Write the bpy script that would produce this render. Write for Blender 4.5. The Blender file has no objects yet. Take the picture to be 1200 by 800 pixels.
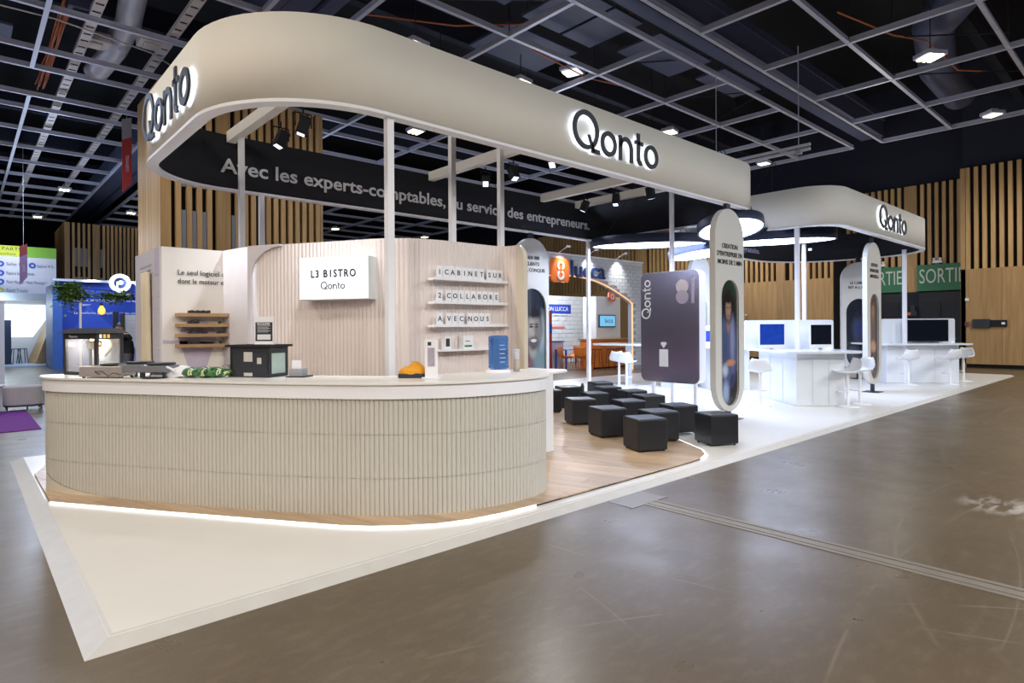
import bpy, bmesh, math, random
from mathutils import Vector, Matrix
random.seed(7)
PI = math.pi
R = math.radians
SC = bpy.context.scene
COL = SC.collection

# ---------------------------------------------------------------- camera
cd = bpy.data.cameras.new('camera')
cd.sensor_width = 36.0
cd.lens = 713.8 / 1200 * 36.0
cd.shift_y = -15.5 / 1200
cd.clip_start = 0.05
cd.clip_end = 200
cam = bpy.data.objects.new('camera', cd)
COL.objects.link(cam)
_F = Vector((0.67041639, 0.74198508, 0)); _R = Vector((0.74198508, -0.67041639, 0)); _U = Vector((0, 0, 1))
_m = Matrix(((_R.x, _U.x, -_F.x), (_R.y, _U.y, -_F.y), (_R.z, _U.z, -_F.z))).to_4x4()
cam.matrix_world = Matrix.Translation((0, 0, 1.55)) @ _m @ Matrix.Rotation(R(-0.35), 4, 'Z')
SC.camera = cam

# ---------------------------------------------------------------- world, exposure
w = bpy.data.worlds.new('world'); SC.world = w; w.use_nodes = True
w.node_tree.nodes['Background'].inputs[0].default_value = (0.50, 0.58, 0.80, 1)
w.node_tree.nodes['Background'].inputs[1].default_value = 0.05
SC.view_settings.view_transform = 'Standard'
SC.view_settings.look = 'None'
SC.view_settings.gamma = 1
SC.view_settings.exposure = 0.35
SC.view_settings.use_curve_mapping = False

def point(loc, power, color, r=0.3):
    l = bpy.data.lights.new('hall_lamp_or_fill', 'POINT'); l.energy = power; l.color = color; l.shadow_soft_size = r
    o = bpy.data.objects.new('hall_lamp_or_fill', l); o.location = loc; COL.objects.link(o); return o
def spot(loc, target, power, color, ang=60, blend=0.6, r=0.06, name='beam_light'):
    l = bpy.data.lights.new(name, 'SPOT'); l.energy = power; l.color = color; l.spot_size = R(ang); l.spot_blend = blend; l.shadow_soft_size = r
    o = bpy.data.objects.new(name, l); o.location = loc
    o.rotation_euler = (Vector(target) - Vector(loc)).to_track_quat('-Z', 'Y').to_euler(); COL.objects.link(o); return o
# high-bay lamps of the hall (outside the frame, hung in the ceiling grid)
WARM = (1.0, 0.91, 0.78); NEUT = (1.0, 0.96, 0.90); COOL = (0.62, 0.74, 1.0); COOLW = (0.84, 0.92, 1.0)
for x, y, p, c in ((-6.5, -1, 480, WARM), (-2.5, -7.5, 620, WARM), (5, -8, 620, NEUT), (-3.5, 7, 300, WARM), (12, -7.5, 640, COOLW),
                   (19, -6, 600, NEUT), (24, 1.0, 300, NEUT), (2, -3.0, 170, NEUT), (10, -2.5, 150, COOLW), (-1, 18, 170, COOL), (3, 27, 380, COOL), (24, 14, 300, NEUT), (10.8, 13.2, 150, COOL), (1.5, 13, 120, NEUT)):
    spot((x, y, 7.7), (x, y, 0), p * 2.3, c, 168, 0.5, 0.35, 'hall_lamp_or_fill')
for x, y, z, p, c in ((9, -7.5, 6.0, 380, COOLW), (-5, -5, 5.6, 300, WARM), (-2.5, 21, 5.2, 130, COOL), (9, 20, 5.4, 150, COOL), (17, 15.5, 5.4, 110, COOL), (16, -3.5, 5.6, 90, COOL), (2.6, 29, 5.3, 220, COOL), (-1.5, 13, 4.6, 110, COOL), (3.6, 21.5, 3.0, 60, NEUT), (2.4, 18.2, 3.0, 22, NEUT), (-6, 6, 3.6, 120, WARM), (23, 7, 5.6, 90, NEUT)):
    point((x, y, z), p, c)  # added fill lights without fixtures, brightening rails, canopy, vines and stands
# added blue spot standing in for the cool glare on the near floor
spot((8, -4, 7.0), (4.9, 1.9, 0), 420, (0.42, 0.50, 1.0), 34, 1.0, 0.3)

# ---------------------------------------------------------------- materials
def s2l(c):
    return tuple(((v / 12.92) if v <= 0.04045 else ((v + 0.055) / 1.055) ** 2.4) for v in [q / 255 for q in c])
MATS = {}
def mat(name, rgb, rough=0.5, metal=0.0, emis=0.0, spec=0.5, bump=0.0, bscale=80, var=0.04, vscale=6, coat=0.0, alpha=1.0, trans=0.0, ecol=None):
    """procedural: base colour with fine noise variation and noise bump"""
    if name in MATS: return MATS[name]
    m = bpy.data.materials.new(name); m.use_nodes = True; nt = m.node_tree; b = nt.nodes['Principled BSDF']
    c = s2l(rgb)
    if var > 0:
        tc = nt.nodes.new('ShaderNodeTexCoord'); n = nt.nodes.new('ShaderNodeTexNoise'); n.inputs['Scale'].default_value = vscale
        n.inputs['Detail'].default_value = 4
        mx = nt.nodes.new('ShaderNodeMix'); mx.data_type = 'RGBA'
        mx.inputs[6].default_value = (*[v * (1 - var * 2) for v in c], 1); mx.inputs[7].default_value = (*[min(1, v * (1 + var * 2)) for v in c], 1)
        nt.links.new(tc.outputs['Object'], n.inputs['Vector']); nt.links.new(n.outputs['Fac'], mx.inputs[0]); nt.links.new(mx.outputs[2], b.inputs['Base Color'])
    else:
        b.inputs['Base Color'].default_value = (*c, 1)
    b.inputs['Roughness'].default_value = rough; b.inputs['Metallic'].default_value = metal
    b.inputs['Specular IOR Level'].default_value = spec
    b.inputs['Coat Weight'].default_value = coat
    b.inputs['Transmission Weight'].default_value = trans
    b.inputs['Alpha'].default_value = alpha
    if emis > 0:
        b.inputs['Emission Color'].default_value = (*(s2l(ecol) if ecol else c), 1); b.inputs['Emission Strength'].default_value = emis
    if bump > 0:
        tc2 = nt.nodes.new('ShaderNodeTexCoord'); n2 = nt.nodes.new('ShaderNodeTexNoise'); n2.inputs['Scale'].default_value = bscale
        bp = nt.nodes.new('ShaderNodeBump'); bp.inputs['Strength'].default_value = bump; bp.inputs['Distance'].default_value = 0.01
        nt.links.new(tc2.outputs['Object'], n2.inputs['Vector']); nt.links.new(n2.outputs['Fac'], bp.inputs['Height']); nt.links.new(bp.outputs['Normal'], b.inputs['Normal'])
    MATS[name] = m; return m

def wood(name, a, b_, rough=0.5, grain=(14, 14, 0.9), ob=True, gap=None):
    if name in MATS: return MATS[name]
    m = bpy.data.materials.new(name); m.use_nodes = True; nt = m.node_tree; b = nt.nodes['Principled BSDF']
    tc = nt.nodes.new('ShaderNodeTexCoord'); mp = nt.nodes.new('ShaderNodeMapping'); mp.inputs['Scale'].default_value = grain
    info = nt.nodes.new('ShaderNodeObjectInfo')
    add = nt.nodes.new('ShaderNodeVectorMath'); add.operation = 'ADD'
    mul = nt.nodes.new('ShaderNodeMath'); mul.operation = 'MULTIPLY'; mul.inputs[1].default_value = 37
    n = nt.nodes.new('ShaderNodeTexNoise'); n.inputs['Scale'].default_value = 1; n.inputs['Detail'].default_value = 6; n.inputs['Distortion'].default_value = 0.6
    cr = nt.nodes.new('ShaderNodeMix'); cr.data_type = 'RGBA'; cr.inputs[6].default_value = (*s2l(a), 1); cr.inputs[7].default_value = (*s2l(b_), 1)
    nt.links.new(tc.outputs['Object'], mp.inputs['Vector']); nt.links.new(mp.outputs[0], add.inputs[0])
    nt.links.new(info.outputs['Random'], mul.inputs[0]); nt.links.new(mul.outputs[0], add.inputs[1])
    nt.links.new(add.outputs[0], n.inputs['Vector'])
    mr = nt.nodes.new('ShaderNodeMapRange'); mr.inputs[1].default_value = 0.3; mr.inputs[2].default_value = 0.7
    nt.links.new(n.outputs['Fac'], mr.inputs[0]); nt.links.new(mr.outputs[0], cr.inputs[0])
    hv = nt.nodes.new('ShaderNodeHueSaturation'); mv = nt.nodes.new('ShaderNodeMapRange'); mv.inputs[3].default_value = 0.86; mv.inputs[4].default_value = 1.12
    nt.links.new(info.outputs['Random'], mv.inputs[0]); nt.links.new(mv.outputs[0], hv.inputs['Value']); nt.links.new(cr.outputs[2], hv.inputs['Color'])
    nt.links.new(hv.outputs[0], b.inputs['Base Color']); b.inputs['Roughness'].default_value = rough
    MATS[name] = m; return m

def layered(name, base, layers, rough=0.4, noise=0.12, coat=0.0, metal=0.0, nscale=5):
    """flat printed picture: soft ellipses (cx, cz, rx, rz, rgb, softness[, tilt]) laid over a base colour, in object X/Z"""
    if name in MATS: return MATS[name]
    m = bpy.data.materials.new(name); m.use_nodes = True; nt = m.node_tree; b = nt.nodes['Principled BSDF']; N = nt.nodes.new; L = nt.links.new
    tc = N('ShaderNodeTexCoord'); nz = N('ShaderNodeTexNoise'); nz.inputs['Scale'].default_value = nscale; nz.inputs['Detail'].default_value = 5
    L(tc.outputs['Object'], nz.inputs['Vector'])
    sub = N('ShaderNodeVectorMath'); sub.operation = 'SUBTRACT'; sub.inputs[1].default_value = (0.5, 0.5, 0.5); L(nz.outputs['Color'], sub.inputs[0])
    scl = N('ShaderNodeVectorMath'); scl.operation = 'SCALE'; scl.inputs['Scale'].default_value = noise; L(sub.outputs[0], scl.inputs[0])
    ad = N('ShaderNodeVectorMath'); ad.operation = 'ADD'; L(tc.outputs['Object'], ad.inputs[0]); L(scl.outputs[0], ad.inputs[1])
    cur = None
    for ly in layers:
        cx, cz, rx, rz, rgb, soft = ly[:6]; tilt = ly[6] if len(ly) > 6 else 0
        mp = N('ShaderNodeMapping'); mp.vector_type = 'TEXTURE'
        mp.inputs['Location'].default_value = (cx, 0, cz); mp.inputs['Rotation'].default_value = (0, R(tilt), 0); mp.inputs['Scale'].default_value = (rx, 1e3, rz)
        L(ad.outputs[0], mp.inputs['Vector'])
        ln = N('ShaderNodeVectorMath'); ln.operation = 'LENGTH'; L(mp.outputs[0], ln.inputs[0])
        mr = N('ShaderNodeMapRange'); mr.inputs[1].default_value = 1 + soft; mr.inputs[2].default_value = 1 - soft; L(ln.outputs['Value'], mr.inputs[0])
        mx = N('ShaderNodeMix'); mx.data_type = 'RGBA'; mx.inputs[7].default_value = (*s2l(rgb), 1); L(mr.outputs[0], mx.inputs[0])
        if cur is None: mx.inputs[6].default_value = (*s2l(base), 1)
        else: L(cur, mx.inputs[6])
        cur = mx.outputs[2]
    L(cur, b.inputs['Base Color']); b.inputs['Roughness'].default_value = rough; b.inputs['Coat Weight'].default_value = coat; b.inputs['Metallic'].default_value = metal
    MATS[name] = m; return m

def concrete():
    m = bpy.data.materials.new('polished_concrete'); m.use_nodes = True; nt = m.node_tree; b = nt.nodes['Principled BSDF']; N = nt.nodes.new; L = nt.links.new
    tc = N('ShaderNodeTexCoord')
    def noise(scale, detail, dist=0.0, sc=(1, 1, 1)):
        mp = N('ShaderNodeMapping'); mp.inputs['Scale'].default_value = sc; L(tc.outputs['Object'], mp.inputs['Vector'])
        n = N('ShaderNodeTexNoise'); n.inputs['Scale'].default_value = scale; n.inputs['Detail'].default_value = detail; n.inputs['Distortion'].default_value = dist
        L(mp.outputs[0], n.inputs['Vector']); return n.outputs['Fac']
    def mr(x, a, b2, c=0, d=1):
        q = N('ShaderNodeMapRange'); q.inputs[1].default_value = a; q.inputs[2].default_value = b2; q.inputs[3].default_value = c; q.inputs[4].default_value = d; L(x, q.inputs[0]); return q.outputs[0]
    def mix(f, a, b2, bl='MIX'):
        q = N('ShaderNodeMix'); q.data_type = 'RGBA'; q.blend_type = bl
        if isinstance(f, float): q.inputs[0].default_value = f
        else: L(f, q.inputs[0])
        for i, v in ((6, a), (7, b2)):
            if isinstance(v, tuple): q.inputs[i].default_value = (*v, 1)
            else: L(v, q.inputs[i])
        return q.outputs[2]
    big = noise(0.55, 6, 0.2); mid = noise(2.2, 10, 0.0); fine = noise(60, 6)
    c = mix(mr(big, 0.3, 0.7), s2l((86, 74, 57)), s2l((106, 92, 73)))
    c = mix(mr(mid, 0.4, 0.7, 0, 0.35), c, s2l((74, 64, 52)))
    c = mix(mr(noise(7, 8, 0.3, (1, 2.2, 1)), 0.5, 0.75, 0, 0.35), c, s2l((128, 113, 92)))
    c = mix(mr(fine, 0.3, 0.7, 0, 0.22), c, s2l((122, 107, 88)))
    # scratches: several thin curved tyre / drag marks (rings of large radius)
    for cx, cy, rad, wd, st in ((0.2, -2.6, 5.2, .012, .5), (6.5, -4.5, 6.1, .02, .35), (9.5, 3.5, 6.4, .012, .45), (-3, 4.2, 6.0, .01, .4), (5, -9, 10.3, .014, .4), (14, -6, 8.2, .03, .35), (12, -10, 12.4, .03, .3), (3.6, 9, 8.4, .01, .3)):
        sb = N('ShaderNodeVectorMath'); sb.operation = 'SUBTRACT'; sb.inputs[1].default_value = (cx, cy, 0); L(tc.outputs['Object'], sb.inputs[0])
        ln = N('ShaderNodeVectorMath'); ln.operation = 'LENGTH'; L(sb.outputs[0], ln.inputs[0])
        d = N('ShaderNodeMath'); d.operation = 'SUBTRACT'; d.inputs[1].default_value = rad; L(ln.outputs['Value'], d.inputs[0])
        a = N('ShaderNodeMath'); a.operation = 'ABSOLUTE'; L(d.outputs[0], a.inputs[0])
        k = mr(a.outputs[0], wd, 0, 0, st)
        gate = mr(mid, 0.45, 0.6)
        mu = N('ShaderNodeMath'); mu.operation = 'MULTIPLY'; L(k, mu.inputs[0]); L(gate, mu.inputs[1])
        c = mix(mu.outputs[0], c, s2l((146, 132, 112)))
    # pale worn patch and dark specks
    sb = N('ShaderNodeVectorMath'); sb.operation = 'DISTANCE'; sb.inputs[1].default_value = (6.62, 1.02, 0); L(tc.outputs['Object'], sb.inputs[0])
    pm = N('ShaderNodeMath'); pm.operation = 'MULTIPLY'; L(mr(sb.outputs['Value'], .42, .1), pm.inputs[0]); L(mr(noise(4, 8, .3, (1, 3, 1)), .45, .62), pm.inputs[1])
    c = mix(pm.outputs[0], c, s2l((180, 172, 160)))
    sp = noise(26, 2); c = mix(mr(sp, 0.77, 0.79, 0, .7), c, s2l((60, 54, 48)))
    L(c, b.inputs['Base Color'])
    L(mr(mid, 0.3, 0.7, 0.27, 0.36), b.inputs['Roughness'])
    b.inputs['Specular IOR Level'].default_value = 0.38
    bp = N('ShaderNodeBump'); bp.inputs['Strength'].default_value = 0.05; bp.inputs['Distance'].default_value = 0.01; L(mid, bp.inputs['Height']); L(bp.outputs[0], b.inputs['Normal'])
    return m

M_conc = concrete()
M_black = mat('matt_black_cloth', (20, 22, 31), 0.85)
M_dark = mat('dark_hall_paint', (30, 33, 48), 0.9)
M_ceil = mat('black_hall_ceiling', (14, 15, 22), 0.95)
M_rail = mat('grey_steel_rail', (188, 191, 208), 0.45, 0.3)
M_tray = mat('pale_cable_tray', (198, 190, 186), 0.5, 0.2)
M_duct = mat('slate_duct', (74, 80, 106), 0.6, 0.1)
M_tube = mat('aluminium_duct', (196, 198, 210), 0.45, 0.2, bump=.3, bscale=30)
M_orange_c = mat('orange_cable', (186, 100, 55), 0.6)
M_cloth = mat('beige_stretch_fabric', (224, 220, 211), 0.85, bump=.08, bscale=300, var=.015, vscale=2)
M_white = mat('white_lacquer', (222, 222, 224), 0.4, var=.01)
M_trim = mat('white_trim', (235, 236, 242), 0.5, var=.01)
M_alu = mat('brushed_aluminium', (176, 176, 176), 0.35, 0.85, bump=.05)
M_steel = mat('stainless_steel', (190, 186, 178), 0.32, 0.6, bump=.05, bscale=20)
M_edge = mat('white_edge_ramp', (206, 203, 198), 0.42, 0.1, bump=.05, bscale=12, var=.05)
M_pfloor = mat('white_vinyl_floor', (226, 223, 218), 0.32, bump=.02, bscale=20, var=.02, vscale=2)
M_flute = mat('fluted_cream_panel', (196, 193, 184), 0.6, var=.02)
M_flutew = mat('fluted_blush_panel', (226, 216, 214), 0.6, var=.02)
M_slatw = wood('oak_slat', (180, 142, 92), (202, 166, 114), 0.55)
M_panelw = wood('oak_panel', (166, 130, 82), (190, 154, 104), 0.5, (9, 9, 0.6))
M_gap = mat('black_felt_backing', (20, 18, 18), 0.95)
M_plank = wood('pale_oak_laminate', (176, 148, 118), (202, 176, 146), 0.38, (1.6, 22, 22))
M_leather = mat('black_leatherette', (30, 31, 36), 0.38, bump=.12, bscale=160, var=.08)
M_ink = mat('charcoal_lettering', (42, 46, 54), 0.5, var=.0)
M_inkgrey = mat('grey_lettering', (205, 205, 210), 0.6, var=.0)
M_led = mat('cool_led_strip', (255, 255, 255), 0.5, emis=2.3, var=0, ecol=(235, 242, 255))
M_halo = mat('halo_led', (255, 255, 255), 0.5, emis=9.5, var=0, ecol=(215, 230, 255))
M_disc = mat('disc_diffuser', (255, 255, 255), 0.5, emis=10, var=0, ecol=(205, 222, 255))
M_navy = mat('navy_lamp_drum', (44, 52, 78), 0.5)
M_lbox = mat('lit_sign_face', (240, 244, 250), 0.5, emis=.62, var=0, ecol=(235, 242, 255))
M_tubeled = mat('warm_lamp_tube', (255, 244, 220), 0.5, emis=6, var=0, ecol=(255, 234, 190))
M_tubecool = mat('cool_lamp_panel', (255, 250, 240), 0.5, emis=1.3, var=0, ecol=(255, 248, 235))
M_screenb = mat('blue_screen', (20, 50, 130), 0.2, emis=0.22, var=.3, vscale=9, ecol=(25, 70, 190))
M_screend = mat('dark_screen', (16, 20, 30), 0.12, var=.1)
M_desk = mat('glossy_white_desk', (226, 230, 236), 0.2, var=.015, coat=.3)
M_sup = mat('white_shell_plastic', (235, 236, 240), 0.3, var=.01)
M_green = mat('exit_green', (58, 122, 86), 0.6)
M_blue = mat('royal_blue_panel', (36, 72, 180), 0.55)
M_orange = mat('orange_laminate', (236, 130, 40), 0.5)
M_purple = mat('purple_carpet', (112, 48, 140), 0.95, bump=.3, bscale=400)
M_leaf = mat('green_leaf', (86, 116, 56), 0.6, var=.2)
M_oakshelf = wood('oak_shelf', (164, 130, 92), (190, 156, 114), 0.5, (1.5, 14, 14))
M_lilac = mat('lilac_print', (196, 186, 208), 0.6)
M_glass = mat('clear_glass', (225, 232, 240), 0.04, var=0, alpha=.16)

# ---------------------------------------------------------------- object helpers
TM = {}                                     # world matrix of every object we build
def tag(o, label=None, cat=None, group=None, kind=None):
    if label: o['label'] = label
    if cat: o['category'] = cat
    if group: o['group'] = group
    if kind: o['kind'] = kind
    return o
def thing(name, label, cat, loc=(0, 0, 0), rz=0.0, group=None, kind=None):
    o = bpy.data.objects.new(name, None); COL.objects.link(o); o.location = loc; o.rotation_euler = (0, 0, rz); o.empty_display_size = .1
    TM[o] = Matrix.Translation(loc) @ Matrix.Rotation(rz, 4, 'Z')
    return tag(o, label, cat, group, kind)
def copy_tree(o, parent=None):
    c = o.copy(); COL.objects.link(c); c.parent = parent
    for ch in KIDS.get(o, ()):
        copy_tree(ch, c)
    return c
KIDS = {}
class MB:
    def __init__(s): s.v = []; s.f = []; s.sm = []; s.mi = []; s.cm = 0
    def add(s, vs, fs, smooth=False):
        n = len(s.v); s.v += [tuple(p) for p in vs]
        for f in fs: s.f.append([i + n for i in f]); s.sm.append(smooth); s.mi.append(s.cm)
        return s
    def box(s, x0, y0, z0, x1, y1, z1, rz=0, c=None):
        vs = [(x, y, z) for z in (z0, z1) for x, y in ((x0, y0), (x1, y0), (x1, y1), (x0, y1))]
        if rz:
            cx, cy = c if c else ((x0 + x1) / 2, (y0 + y1) / 2)
            vs = [(cx + (x - cx) * math.cos(rz) - (y - cy) * math.sin(rz), cy + (x - cx) * math.sin(rz) + (y - cy) * math.cos(rz), z) for x, y, z in vs]
        return s.add(vs, [(0, 3, 2, 1), (4, 5, 6, 7), (0, 1, 5, 4), (1, 2, 6, 5), (2, 3, 7, 6), (3, 0, 4, 7)])
    def prism(s, poly, z0, z1):
        n = len(poly)
        return s.add([(x, y, z0) for x, y in poly] + [(x, y, z1) for x, y in poly],
                     [tuple(range(n - 1, -1, -1)), tuple(range(n, 2 * n))] + [(i, (i + 1) % n, n + (i + 1) % n, n + i) for i in range(n)])
    def vprism(s, poly, y0, y1):
        """polygon in X/Z extruded along Y"""
        n = len(poly)
        return s.add([(x, y0, z) for x, z in poly] + [(x, y1, z) for x, z in poly],
                     [tuple(range(n)), tuple(range(2 * n - 1, n - 1, -1))] + [(i, n + i, n + (i + 1) % n, (i + 1) % n) for i in range(n)])
    def vring(s, outer, inner, y0, y1, smooth=False):
        """closed ring between two equal-length loops in X/Z, extruded along Y"""
        n = len(outer); vs = [(x, y0, z) for x, z in outer] + [(x, y0, z) for x, z in inner] + [(x, y1, z) for x, z in outer] + [(x, y1, z) for x, z in inner]
        fs = []
        for i in range(n):
            j = (i + 1) % n
            fs += [(i, j, n + j, n + i), (2 * n + i, 3 * n + i, 3 * n + j, 2 * n + j), (i, 2 * n + i, 2 * n + j, j), (n + i, n + j, 3 * n + j, 3 * n + i)]
        return s.add(vs, fs, smooth)
    def strip(s, path, z0, z1, closed=False, smooth=True, flip=False):
        """vertical sheet along a plan path"""
        n = len(path); vs = [(x, y, z) for z in (z0, z1) for x, y in path]
        fs = [(i, (i + 1) % n, n + (i + 1) % n, n + i) for i in range(n if closed else n - 1)]
        if flip: fs = [f[::-1] for f in fs]
        return s.add(vs, fs, smooth)
    def band(s, a, b, z0, z1, closed=False, smooth=False):
        """solid strip between two plan paths of equal length"""
        n = len(a); vs = [(x, y, z0) for x, y in a] + [(x, y, z0) for x, y in b] + [(x, y, z1) for x, y in a] + [(x, y, z1) for x, y in b]; fs = []
        for i in range(n if closed else n - 1):
            j = (i + 1) % n
            fs += [(i, n + i, n + j, j), (2 * n + i, 2 * n + j, 3 * n + j, 3 * n + i), (i, j, 2 * n + j, 2 * n + i), (n + j, n + i, 3 * n + i, 3 * n + j)]
        if not closed: fs += [(0, 2 * n, 3 * n, n), (n - 1, 2 * n - 1, 4 * n - 1, 3 * n - 1)]
        return s.add(vs, fs, smooth)
    def tube(s, pts, r, n=8, caps=True):
        pts = [Vector(p) for p in pts]; rr = r if isinstance(r, (list, tuple)) else [r] * len(pts); vs = []; fs = []
        for i, p in enumerate(pts):
            d = (pts[min(i + 1, len(pts) - 1)] - pts[max(i - 1, 0)]).normalized()
            a = Vector((0, 0, 1)) if abs(d.z) < .9 else Vector((1, 0, 0)); x = d.cross(a).normalized(); y = d.cross(x)
            vs += [p + x * rr[i] * math.cos(2 * PI * k / n) + y * rr[i] * math.sin(2 * PI * k / n) for k in range(n)]
        for i in range(len(pts) - 1):
            fs += [(i * n + k, i * n + (k + 1) % n, (i + 1) * n + (k + 1) % n, (i + 1) * n + k) for k in range(n)]
        s.add(vs, fs, True)
        if caps: s.add(vs[:n], [tuple(range(n))]); s.add(vs[-n:], [tuple(range(n - 1, -1, -1))])
        return s
    def lathe(s, prof, c=(0, 0, 0), n=24, caps=True):
        vs = [(c[0] + r * math.cos(2 * PI * k / n), c[1] + r * math.sin(2 * PI * k / n), c[2] + z) for r, z in prof for k in range(n)]
        fs = [(i * n + k, i * n + (k + 1) % n, (i + 1) * n + (k + 1) % n, (i + 1) * n + k) for i in range(len(prof) - 1) for k in range(n)]
        s.add(vs, fs, True)
        if caps and prof[0][0] > 1e-4: s.add(vs[:n], [tuple(range(n - 1, -1, -1))])
        if caps and prof[-1][0] > 1e-4: s.add(vs[-n:], [tuple(range(n))])
        return s
    def grid(s, fn, nu, nv, smooth=True):
        vs = [fn(i / nu, j / nv) for j in range(nv + 1) for i in range(nu + 1)]
        fs = [(j * (nu + 1) + i, j * (nu + 1) + i + 1, (j + 1) * (nu + 1) + i + 1, (j + 1) * (nu + 1) + i) for j in range(nv) for i in range(nu)]
        return s.add(vs, fs, smooth)
    def xf(s, M):
        s.v = [tuple(M @ Vector(p)) for p in s.v]; return s
    def mesh(s, name, mats):
        me = bpy.data.meshes.new(name); me.from_pydata(s.v, [], s.f)
        me.polygons.foreach_set('use_smooth', s.sm)
        for m in (mats if isinstance(mats, (list, tuple)) else [mats]): me.materials.append(m)
        me.polygons.foreach_set('material_index', s.mi)
        me.update(); return me
    def build(s, name, m, parent=None, world=False, label=None, bevel=0, solid=0, recalc=False, **kw):
        """one mesh object; world=True: vertices given in world space, re-expressed in the parent's space"""
        if world and parent is not None: s.xf(TM[parent].inverted())
        me = s.mesh(name, m)
        if recalc:
            bm = bmesh.new(); bm.from_mesh(me); bmesh.ops.recalc_face_normals(bm, faces=bm.faces); bm.to_mesh(me); bm.free()
        return link(name, me, parent, label, bevel, solid, **kw)
def link(name, me, parent=None, label=None, bevel=0, solid=0, loc=None, rot=None, **kw):
    o = bpy.data.objects.new(name, me); COL.objects.link(o)
    if parent is not None: o.parent = parent; KIDS.setdefault(parent, []).append(o)
    L = Matrix.Identity(4)
    if loc is not None: o.location = loc; L = Matrix.Translation(loc)
    if rot is not None: o.rotation_euler = rot; L = L @ __import__('mathutils').Euler(rot).to_matrix().to_4x4()
    TM[o] = (TM[parent] if parent is not None else Matrix.Identity(4)) @ L
    if bevel:
        b = o.modifiers.new('bevel', 'BEVEL'); b.width = bevel; b.segments = 3; b.limit_method = 'ANGLE'; b.angle_limit = R(40)
    if solid:
        b = o.modifiers.new('solid', 'SOLIDIFY'); b.thickness = solid
    if label: o['label'] = label
    return tag(o, None, kw.get('cat'), kw.get('group'), kw.get('kind'))

_tc = {}
def text_mesh(txt, size, m, thick=0.004, bold=0.0, width=None, align='CENTER', spacing=1.0):
    """lettering as a mesh in X/Z, front facing -Y"""
    cu = bpy.data.curves.new('t', 'FONT'); cu.body = txt; cu.size = size; cu.extrude = thick / 2; cu.offset = bold; cu.align_x = align; cu.align_y = 'CENTER'
    cu.resolution_u = 3; cu.space_character = spacing
    o = bpy.data.objects.new('t', cu); COL.objects.link(o)
    bpy.context.view_layer.update()
    me = bpy.data.meshes.new_from_object(o.evaluated_get(bpy.context.evaluated_depsgraph_get()))
    bpy.data.objects.remove(o); bpy.data.curves.remove(cu)
    M = Matrix.Rotation(PI / 2, 4, 'X')
    me.transform(M)
    if width:
        xs = [v.co.x for v in me.vertices]; w0 = max(xs) - min(xs); me.transform(Matrix.Scale(width / w0, 4, (1, 0, 0)))
    me.materials.clear(); me.materials.append(m); return me
def split_link(me, parent):
    bm = bmesh.new(); bm.from_mesh(me); bm.verts.ensure_lookup_table(); bm.verts.index_update(); seen = set()
    for v0 in bm.verts:
        if v0.index in seen: continue
        st_ = [v0]; isl = set()
        while st_:
            v = st_.pop()
            if v.index in isl: continue
            isl.add(v.index); st_ += [e.other_vert(v) for e in v.link_edges]
        seen |= isl; ids = sorted(isl); mp = {a: i for i, a in enumerate(ids)}
        m2 = bpy.data.meshes.new('letter'); m2.from_pydata([me.vertices[i].co[:] for i in ids], [], [[mp[i] for i in p.vertices] for p in me.polygons if p.vertices[0] in isl])
        m2.materials.append(me.materials[0]); link('letter', m2, parent)
    bm.free()
def text(txt, size, m, parent, loc, rz=0, thick=0.004, bold=0.0, width=None, name='lettering', align='CENTER', label=None, rot=None, spacing=1.0, split=False):
    """world-space placement under a parent that may be rotated about Z"""
    me = text_mesh(txt, size, m, thick, bold, width, align, spacing)
    W = Matrix.Translation(loc) @ (rot if rot is not None else Matrix.Rotation(rz, 4, 'Z'))
    me.transform(TM[parent].inverted() @ W)
    if split: return split_link(me, parent)
    return link(name, me, parent, label)

def arc(cx, cy, r, a0, a1, n=12, ry=None):
    ry = ry or r
    return [(cx + r * math.cos(R(a0 + (a1 - a0) * i / n)), cy + ry * math.sin(R(a0 + (a1 - a0) * i / n))) for i in range(n + 1)]
def rrect(x0, y0, x1, y1, rs, n=12):
    """rounded rectangle loop, radii for corners (x0,y0),(x1,y0),(x1,y1),(x0,y1)"""
    a, b, c, d = rs
    return arc(x0 + a, y0 + a, a, 180, 270, n) + arc(x1 - b, y0 + b, b, 270, 360, n) + arc(x1 - c, y1 - c, c, 0, 90, n) + arc(x0 + d, y1 - d, d, 90, 180, n)
def offset(path, d, closed=False):
    n = len(path); out = []
    for i in range(n):
        p = Vector(path[i]); a = Vector(path[(i - 1) % n] if closed or i else path[0]); b = Vector(path[(i + 1) % n] if closed or i < n - 1 else path[-1])
        t = (b - a)
        if t.length < 1e-6: t = Vector((1, 0))
        t.normalize(); out.append((p.x - t.y * d, p.y + t.x * d))
    return out

# ---------------------------------------------------------------- hall shell
def struct(o, label=None):
    o['kind'] = 'structure'
    if label: o['label'] = label
    return o
floor = MB().box(-14, -12, -0.2, 31, 52, 0).build('floor', M_conc); struct(floor, 'brown polished concrete floor of the exhibition hall')
M_joint = mat('worn_steel_joint', (140, 132, 120), 0.45, 0.3, bump=.2, bscale=30, var=.1)
jb = MB(); jb.box(4.42, -12, 0, 4.465, 3.18, .004); jb.box(4.48, -12, 0, 4.56, 3.18, .003); jb.box(4.575, -12, 0, 4.62, 3.18, .004)
jb.build('expansion_joint', M_joint, floor, label='pale metal joint strip let into the concrete')
hb = MB(); hb.box(4.26, 3.2, 0, 4.76, 3.455, .003); hb.box(4.24, 3.18, 0, 4.78, 3.2, .005)
hb.build('floor_hatch', mat('hatch_steel', (128, 118, 108), 0.35, 0.3), floor, label='square steel floor hatch beside the platform edge')
ceiling = MB().box(-14, -12, 11.5, 31, 52, 11.7).build('ceiling', M_ceil); struct(ceiling, 'black hall ceiling behind an open grid of grey rails')
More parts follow.
